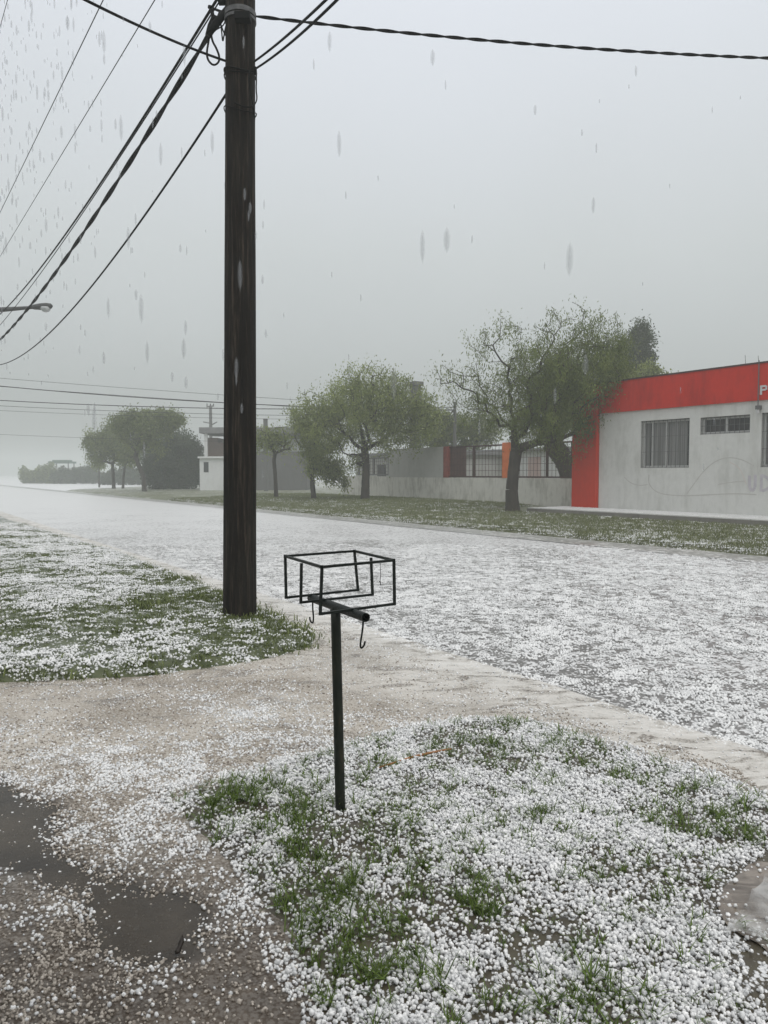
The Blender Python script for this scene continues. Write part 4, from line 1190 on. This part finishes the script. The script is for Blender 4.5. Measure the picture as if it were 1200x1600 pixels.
def ring(py, tilt, nm='cable_tie', r=.009, wob=.02, extra=0):
    z_ = AY(376, py, PY-.2)[2]; m = MB(); pts = []
    for k in range(41):
        q = 2*math.pi*k/40; rr = pole_r(z_)+.012+extra
        pts.append((pole_x(z_)+rr*math.cos(q), PY+rr*math.sin(q), z_+tilt*math.cos(q)+wob*math.sin(2*q+1)))
    m.tube(pts, r, 6); return m.build(nm, MAT['cable'], pole, smooth=True)
ring(101, -.015); ring(106, .01, r=.007); ring(164, -.02, r=.006, wob=.03)
# crossarm and insulators above the picture
m = MB(); ca = UW(*toUW(PX, PY)); 
c0 = np.array([pole_x(9.2), PY, 9.2])
m.bar(tuple(c0-np.array([N[0], N[1], 0])*1.0), tuple(c0+np.array([N[0], N[1], 0])*1.0), .1, .12)
crossarm = m.build('crossarm', MAT['pole'], pole)
for s_ in (-.9, -.45, .45, .9):
    q = c0+np.array([N[0], N[1], 0])*s_
    m = MB(); m.tube([q+np.array([0,0,.06]), q+np.array([0,0,.12]), q+np.array([0,0,.17]), q+np.array([0,0,.22])], [.02,.05,.035,.03], 10); m.build('insulator', MAT['porcelain'], crossarm)
# hardware at the pole head
def P3(px, py, dy=0): return AY(px, py, PY+dy)
def bundle(name, mat, r, *paths):
    m = MB()
    for p_ in paths: m.tube([P3(*q) for q in p_], r, 6)
    return m.build(name, mat, pole, smooth=True)
def spl(pts, n=3):
    Q = [np.array(p, float) for p in pts]
    for _ in range(n):
        T = [Q[0]]
        for i in range(len(Q)-1): T += [Q[i]*.75+Q[i+1]*.25, Q[i]*.25+Q[i+1]*.75]
        T.append(Q[-1]); Q = T
    return [tuple(q) for q in Q]
# strain clamps (tapered bars with bolts)
m = MB()
m.tube([P3(*q) for q in ((357,12,0),(345,28,0),(335,40,-.02),(325,54,-.03))], [.035,.04,.045,.03], 8)
m.tube([P3(*q) for q in ((357,4,0),(349,2,0),(341,4,0))], [.03,.04,.03], 8)
m.tube([P3(*q) for q in ((356,22,0),(340,16,0),(330,12,0))], .014, 6)
m.tube([P3(*q) for q in ((330,12,0),(333,27,0),(328,40,0),(325,55,0))], [.018,.022,.026,.03], 8)
m.tube([P3(*q) for q in ((337,26,0),(336,33,0))], .03, 8); m.tube([P3(*q) for q in ((345,20,0),(342,28,0))], .025, 8)
m.tube([P3(*q) for q in ((358,17,-.05),(358,34,-.05))], .04, 8)
m.tube([P3(*q) for q in ((329,10,0),(328.5,13,0))], .028, 8)
m.build('strain_clamp', MAT['cable'], pole, smooth=True)
m = MB()
m.bx(pole_x(7)-.03, pole_x(7)+.13, PY-.235, PY-.13, AY(376, 32, PY-.2)[2], AY(376, 19, PY-.2)[2]); m.build('junction_box', MAT['cable'], pole, bevel=.01)
bundle('cable_loop', MAT['cable'], .011, spl([(327,54,0),(326,65,0),(323,80,0),(324,93,0),(333,103,0),(342,98,0),(343,88,0),(338,75,0),(332,65,0),(330,54,0)]))
bundle('cable_loop', MAT['cable'], .007, spl([(355,22,0),(350,40,0),(340,45,0),(333,50,0)]), spl([(356,30,0),(352,44,0),(350,55,0),(348,68,0),(346,45,0),(345,38,0)]), spl([(356,40,0),(351,52,0),(349,60,0)]), spl([(345,38,0),(350,52,0),(356,60,0)]))
bundle('cable_loop', MAT['cable'], .007, spl([(398,106,-.1),(401,120,-.1),(400,140,-.1),(402,155,-.12),(398,164,-.17),(390,168,-.19),(378,166,-.2),(366,160,-.19)]), spl([(392,108,-.16),(388,120,-.19),(390,140,-.19),(394,155,-.18),(396,172,-.15),(398,187,-.12)]))
m = MB(); m.tube([P3(398,105,-.05), P3(399,116,-.05)], .02, 8); m.build('wedge_clamp', MAT['cable'], pole)
m = MB(); m.tube([P3(354,108,-.02), P3(354,117,-.02)], .022, 8); m.build('wedge_clamp', MAT['cable'], pole)

# ------------------------------------------------------------------ wires
def wire(name, label, a, b, sag, r, mat='cable', twist=0, n=40, group='overhead cables'):
    a = np.array(a); b = np.array(b); pts = []
    L = np.linalg.norm(b-a)
    for i in range(n+1):
        t = i/n; p = a+(b-a)*t; p[2] -= 4*sag*t*(1-t); pts.append(p)
    m = MB()
    if twist:
        K = int(L/.03) if L < 15 else int(L/.05); K = min(K, 700)
        for s in range(2):
            q = []
            for i in range(K+1):
                t = i/K; p = a+(b-a)*t; p = p.copy(); p[2] -= 4*sag*t*(1-t)
                an = 2*math.pi*t*L/twist+s*math.pi
                q.append(p+np.array([math.cos(an)*.6, math.cos(an)*.6, math.sin(an)])*r*.75)
            m.tube(q, r*.75, 5)
    else: m.tube(pts, r, 6)
    o = m.build(name, MAT[mat], smooth=True)
    return tag(o, label, 'cable', group)
PW = toUW(PX, PY)[1]
NXT = 46
def nxt(px, py, w): return AW(px, py, w)
# ends: straight lines in the plane of the pole row, on to the next pole
def hung(name, label, start, p1, p2, w, r, twist=0, uend=44):
    """cable hanging in the plane of the pole row: parabola through three surveyed points, on to the next pole"""
    w = w + 0.0
    q = [AW(*start, w), AW(*p1, w), AW(*p2, w)]
    uz = [(toUW(p[0], p[1])[0], p[2]) for p in q]
    co = np.polyfit([a[0] for a in uz], [a[1] for a in uz], 2)
    m = MB(); us_ = np.linspace(uz[0][0], uend, 500 if twist else 70)
    if twist:
        L = uend-uz[0][0]
        for s_ in range(2):
            m.tube([tuple(np.array(UW(u_, w, float(np.polyval(co, u_))))+np.array([N[0]*math.cos(t), N[1]*math.cos(t), math.sin(t)])*r*.7) for u_ in us_
                    for t in [2*math.pi*(u_-us_[0])/twist+s_*math.pi]], r*.75, 6)
    else: m.tube([UW(u_, w, float(np.polyval(co, u_))) for u_ in us_], r, 6)
    return tag(m.build(name, MAT['cable'], smooth=True), label, 'cable', 'overhead cables')
hung('overhead_cable', 'thick twisted black cable bundle sagging from the pole head towards the left edge', (330,49), (153,330), (0,531), PW+.02, .024, twist=2.4)
hung('overhead_cable', 'upper black cable running left just above the twisted bundle', (347,-14), (150,297), (0,491), PW-.03, .015)
hung('overhead_cable', 'slimmer black cable hugging the upper black cable', (343,2), (150,302), (0,508), PW+.06, .008)
hung('overhead_cable', 'lowest single black cable leaving the pole below the clamps to the left', (356,143), (180,400), (0,570), PW, .013)
wire('overhead_wire', 'first thin grey wire high at upper left crossing the corner', AW(200, -80, 2.3), AW(-165, 660, 2.3), .35, .006, 'wire_grey')
wire('overhead_wire', 'second thin grey wire at upper left nearer the pole', AW(290, -80, 2.9), AW(-160, 655, 2.9), .35, .006, 'wire_grey')
wire('overhead_wire', 'short piece of thin wire in the extreme upper left corner', AW(45, -120, 1.8), AW(-168, 640, 1.8), .2, .005, 'wire_grey')
wire('service_cable', 'black cable slanting from the top edge down to the loop on the pole', AY(355, 96, PY), AY(-60, -105, 5.0), .06, .013)
e1 = AY(398, 97, PY); 
wire('service_cable', 'left one of two black cables rising from the pole to the top edge', AY(396, 97, PY), AY(640, -135, 4.2), .05, .011)
wire('service_cable', 'right one of two black cables rising from the pole to the top edge', AY(400, 107, PY), AY(655, -138, 4.2), .07, .011)
wire('service_cable', 'twisted black cable stretching from the pole across the whole sky to the right', AY(398, 25, PY), AY(1500, 96, 9.6), .12, .013, twist=.5)
# far cables crossing the street
FY = 42.0
fpx = AY(711, 600, FY)
far = [('faint topmost far cable over the hazy trees', (-200,574), (711,640), .1, .010), ('second faint far cable just below the topmost', (-200,588), (711,650), .1, .009),
       ('darkest far cable sloping down behind the big pole', (-200,582), (711,641), .35, .024),
       ('dark far cable touching the top of the corner trees', (-200,612), (711,636), .35, .022), ('thin far cable under the dark one', (-200,622), (711,650), .25, .012),
       ('second thin far cable under the dark one', (-200,630), (711,655), .25, .009), ('lowest faint far cable left of the corner trees', (-200,668), (711,690), .25, .007)]
for lb_, a, b_, sg, r in far:
    wire('far_cable', lb_, AY(*a, FY), AY(*b_, FY), sg*1.2, r, 'wire_grey', group='far cables crossing the street')
fpo2 = thing('utility_pole', (fpx[0], FY, 0), 'thin utility pole in the yard behind the fence carrying the far cables', 'utility pole')
m = MB(); zt_ = AY(711, 628, FY)[2]; m.tube([(fpx[0], FY, -.1), (fpx[0], FY, zt_)], [.11, .08], 10); m.build('shaft', MAT['dark_wall'], fpo2)
m = MB(); m.bar((fpx[0]-.1, FY-.6, zt_-.5), (fpx[0]-.1, FY+.6, zt_-.5), .08); m.build('crossarm', MAT['dark_wall'], fpo2)

# ------------------------------------------------------------------ rubbish basket on its post
TZ = 1.195; BZ = .99
A_ = np.array(G(445.7, 869, TZ)); B_ = np.array(G(553.9, 861, TZ)); C_ = np.array(G(615.5, 875.5, TZ)); D_ = np.array(G(503, 886, TZ))
# square it up a little
ctr = (A_+B_+C_+D_)/4
rim_r = .0065
bk = thing('rubbish_basket', (-.208, 3.56, .06), 'empty black iron rubbish basket frame on a slim post in the near lawn', 'basket')
def low(p, dx=0): return np.array([p[0]+dx, p[1], BZ])
m = MB()
for a, c in ((A_, B_), (B_, C_), (C_, D_), (D_, A_)): m.bar(a, c, .0115)
for p_ in (A_, B_, C_, D_): m.bx(p_[0]-.007, p_[0]+.007, p_[1]-.007, p_[1]+.007, TZ-.0075, TZ+.0075)
m.build('rim', MAT['iron'], bk)
t1 = .30
M1 = A_+(D_-A_)*.36; M2 = B_+(C_-B_)*.36
M1 = np.array(G(471, 878, TZ-.012)); M2 = np.array(G(579.6, 869.5, TZ-.012))
def hoop(p, q, dxa, dxb, o=0):
    m = MB(); a, c = low(p, dxa), low(q, dxb)
    p = p.copy(); q = q.copy()
    m.bar(p-np.array([0, 0, .0058]), a, .0110); m.bar(q-np.array([0, 0, .0058]), c, .0110)
    d_ = (c-a)/np.linalg.norm(c-a)
    m.bar(a-d_*.0055, c+d_*.0055, .0112)
    return m.build('hoop', MAT['iron'], bk)
hoop(A_, B_, .003, .018); hoop(M1, M2, -.004, .008); hoop(D_, C_, -.008, .003)
# crossbar tube
X0 = np.array(G(486, 934, .972)); X1 = np.array(G(571.5, 965, .972))
m = MB(); rT = .0205
seg = [X0+(X1-X0)*t for t in np.linspace(0, 1, 8)]
m.tube(seg, rT, 24, cap=False)
# hollow ends
dT = (X1-X0)/np.linalg.norm(X1-X0)
for e_, s_ in ((X0, 1), (X1, -1)):
    m.tube([e_, e_+dT*s_*.05], rT-.003, 24, cap=False)
    k0 = len(m.v)
    up = Vector((0, 0, 1)); t = Vector(dT); a = (up-t*up.dot(t)).normalized(); bb = t.cross(a)
    for k in range(24):
        q = 2*math.pi*k/24; v_ = a*math.cos(q)+bb*math.sin(q)
        m.v.append(tuple(Vector(e_)+v_*rT)); m.v.append(tuple(Vector(e_)+v_*(rT-.003)))
    for k in range(24):
        k2 = (k+1) % 24; m.f.append((k0+2*k, k0+2*k2, k0+2*k2+1, k0+2*k+1))
    m.poly([tuple(Vector(e_+dT*s_*.045)+(a*math.cos(2*math.pi*k/24)+bb*math.sin(2*math.pi*k/24))*(rT-.003)) for k in range(24)])
m.build('crossbar', MAT['iron'], bk, smooth=False)
# post
pb = np.array([-.200, 3.47, .0]); pt = (X0+X1)/2+np.array([-.004, 0, -.008])
m = MB(); m.tube([pb+(pt-pb)*t for t in np.linspace(0, 1, 12)], .0232, 20); m.build('post', MAT['post'], bk, smooth=True)
m = MB(); m.tube([pt+np.array([0,0,-.02]), pt+np.array([0,0,-.004])], [.0255,.0265], 20); m.build('weld_collar', MAT['iron'], bk, smooth=True)
def hook(pts, ypl):
    m = MB(); m.tube([AY(a, c, ypl) for a, c in spl(pts, 2)], .0042, 8); return m.build('hook', MAT['iron'], bk, smooth=True)
hook([(488.5,938),(488.5,950),(490,965),(489,975),(484.5,970),(484,964)], X0[1])
hook([(567.5,971),(566.5,985),(563,1005),(563.5,1014),(569,1009),(570.5,1002)], X1[1]+.02)
hyp = C_+(D_-C_)*.2
m = MB(); yy = hyp[1]; m.tube([AY(594.3, 880, yy), AY(594.6, 900, yy), AY(594, 910, yy)], .0012, 6); m.tube([AY(594, 910, yy), AY(592.6, 908, yy)], .0014, 6); m.tube([AY(594, 908, yy), AY(595, 915, yy)], .0018, 6)
m.build('dangling_wire', MAT['cable'], bk)

# ------------------------------------------------------------------ small things on the ground
# dry stem arched in the hail
m = MB(); pts = []
for i, (a, c) in enumerate(spl([(592,1188),(615,1180),(645,1172),(675,1169),(705,1166)], 2)):
    g_ = G(a, c, .09); pts.append((g_[0], g_[1], float(lawn_n_z(np.array([g_[0]]), np.array([g_[1]]))[0])+.014))
m.tube(pts, [.004+.003*math.sin(math.pi*i/(len(pts)-1)) for i in range(len(pts))], 6)
tag(m.build('dry_stem', MAT['leafdry'], smooth=True), 'long curved orange brown dry stem lying in the hail beyond the basket post', 'stem')
# dark leaf in the puddle
g_ = G(275, 1492, .0)
m = MB(); k = 9
for i in range(k):
    t = i/(k-1); wd = .011*math.sin(math.pi*min(1, t*.9+.05))*(1+.35*math.sin(9*t)); z_ = .002+.03*t*t
    m.v += [(g_[0]-wd+.01*t, g_[1]+.05*t, z_), (g_[0]+.01*t, g_[1]+.05*t, z_+.008), (g_[0]+wd+.01*t, g_[1]+.05*t, z_)]
for i in range(k-1):
    for j in range(2): m.f.append((3*i+j, 3*i+j+1, 3*i+j+4, 3*i+j+3))
o_ = m.build('fallen_leaf', MAT['muddark'], smooth=True); sol = o_.modifiers.new('s', 'SOLIDIFY'); sol.thickness = .002
tag(o_, 'dark curled wet leaf sticking out of the puddle', 'leaf')
# bare wet slab with a clear plastic film at the right edge
zc = .0
PQ = chaikin([G(*p, .115) for p in [(1138,1345),(1190,1330),(1290,1330),(1330,1400),(1290,1470),(1215,1478),(1190,1450),(1150,1440),(1122,1405)]], 2)
lz_ = float(lawn_n_z(np.array([PQ[:, 0].mean()]), np.array([PQ[:, 1].mean()]))[0])
cen = PQ.mean(0); m = MB()
PQ = np.array([cen+(q-cen)*(1+.35*(fbm(np.array([q[0]*9]), np.array([q[1]*9]), 3)[0]-.5)) for q in PQ])
zz = lambda q: float(lawn_n_z(np.array([q[0]]), np.array([q[1]]))[0])
rings = []
for s_ in (1, .8, .55, .3):
    rings.append([(cen[0]+(q[0]-cen[0])*s_, cen[1]+(q[1]-cen[1])*s_, zz(cen+(q-cen)*s_)+.006) for q in PQ])
nq = len(PQ)
for r_i in rings: m.v += r_i
for i in range(3):
    for k in range(nq): k2 = (k+1) % nq; m.f.append((i*nq+k, i*nq+k2, (i+1)*nq+k2, (i+1)*nq+k))
m.f.append(tuple(3*nq+k for k in range(nq)))
tt = NT('wet_mud'); tt.set(Base_Color=tt.ramp(tt.noise(7, 5, stretch=(1, 3, 1), dist=1), [(.35, (.09,.072,.056)), (.65, (.24,.205,.17))]), Roughness=.15); tt.bump(tt.noise(9, 4), .5, .02)
mud = m.build('mud_puddle', tt.m, smooth=True); mud['kind'] = 'structure'
tf = NT('clear_plastic_film'); tf.set(Base_Color=(.50,.50,.49), Roughness=.25, Alpha=tf.ramp(tf.noise(9, 4), [(.35, .12), (.65, .6)]))
corner = [G(1195,1350,.13), G(1320,1360,.13), G(1300,1470,.13), G(1140,1440,.13)]
m = MB(); K = 26
for i in range(K):
    for j in range(K):
        s_, t = i/(K-1), j/(K-1)
        p_ = (np.array(corner[0])*(1-s_)+np.array(corner[1])*s_)*(1-t)+(np.array(corner[3])*(1-s_)+np.array(corner[2])*s_)*t
        xk, yk = p_[0], p_[1]
        h = .018+.045*abs(mnoise.noise(Vector((xk*7+2*yk, yk*5, 1)))) + .02*abs(mnoise.noise(Vector((xk*18, yk*12, 4))))
        m.v.append((xk+.02*mnoise.noise(Vector((xk*8, yk*8, 7))), yk+.02*mnoise.noise(Vector((xk*8, yk*8, 9))), zz(p_[:2])+h))
for i in range(K-1):
    for j in range(K-1): m.f.append((i*K+j, i*K+j+1, (i+1)*K+j+1, (i+1)*K+j))
tag(m.build('plastic_sheet', tf.m, smooth=True), 'crumpled clear plastic sheet lying on mud at the right edge of the lawn', 'plastic sheet')

# roof and wall added out of view to shade the near driveway
m = MB(); m.bx(-7.5, .15, -5, 1.33, 2.44, 2.62); tag(m.build('shade_roof', MAT['grey_wall']), 'flat unseen roof added to shade the driveway end', kind='structure')
m = MB(); m.bx(-7.5, 3.0, -5.3, -5.003, -.05, 3.1); tag(m.build('shade_wall', MAT['grey_wall']), 'unseen wall added behind the camera to shade the driveway', kind='structure')

# ------------------------------------------------------------------ falling hail and drips
td = NT('melting_ice_drop'); td.set(Base_Color=(.42,.44,.46), Roughness=.5, Alpha=.05)
c_drop = newcoll('drops')
for i, (ln, sq) in enumerate(((3.4, 0), (4.6, .12), (6.0, -.1))):      # slender drops, densest along their axis
    m = MB()
    for q in (1.0, .82, .64, .46, .28):
        k = 9; zz_ = np.linspace(-1, 1, k)
        m.tube([(sq*z_*.6, 0, z_*ln*(.55+.45*q)) for z_ in zz_], [max(.02, q*(1-abs(z_)**3)) for z_ in zz_], 8)
    me = bpy.data.meshes.new('drop%d' % i); me.from_pydata(m.v, [], m.f); me.materials.append(td.m); me.shade_smooth()
    src(c_drop, 'drop_%d' % i, me)
P = []; S = []
for i in range(520):                                # the drips nearest the roof edge at left
    a = abs(rng.normal(0, 85)); c = rng.uniform(-20, 600)
    if rng.random() < c/750: continue
    Yd = rng.uniform(2.2, 4.6); P.append(AY(a, c, Yd)); S.append(rng.uniform(.0018, .0046))
for i in range(55):
    a = rng.uniform(60, 420); c = rng.uniform(0, 720); Yd = rng.uniform(2.5, 5); P.append(AY(a, c, Yd)); S.append(rng.uniform(.004, .009))
for i in range(40):
    a = rng.uniform(400, 1220); c = rng.uniform(0, 760); Yd = rng.uniform(2.5, 8); P.append(AY(a, c, Yd)); S.append(rng.uniform(.004, .008))
for a, c, Yd, s_ in [(375,430,2.2,.014),(391,325,2.2,.010),(615,600,2.0,.018),(660,385,2.1,.014),(698,375,2.0,.018),(287,545,2.1,.012),(230,550,2.1,.010),(676,90,2.0,.012),(515,65,2.2,.012),(530,225,2.2,.012),
                     (915,570,2.0,.016),(890,405,2.0,.018),(600,1480,1.8,.012),(138,640,2.2,.010)]:
    P.append(AY(a, c, Yd)); S.append(s_*.55)
o_ = scatter('falling_hail', P, S, c_drop, 'falling hail and water drops in the air')

# ------------------------------------------------------------------ haze
hm = bpy.data.materials.new('storm_haze'); hm.use_nodes = True; ht = hm.node_tree; ht.nodes.clear()
ho = ht.nodes.new('ShaderNodeOutputMaterial'); hv = ht.nodes.new('ShaderNodeVolumePrincipled')
hv.inputs['Color'].default_value = (.78,.81,.79,1); hv.inputs['Density'].default_value = .0043; hv.inputs['Anisotropy'].default_value = .2
ht.links.new(hv.outputs[0], ho.inputs['Volume'])
m = MB(); m.bx(-520, 520, -420, 620, -1.2, 14)
hz_o = m.build('haze', hm); tag(hz_o, 'pale storm haze', kind='stuff')
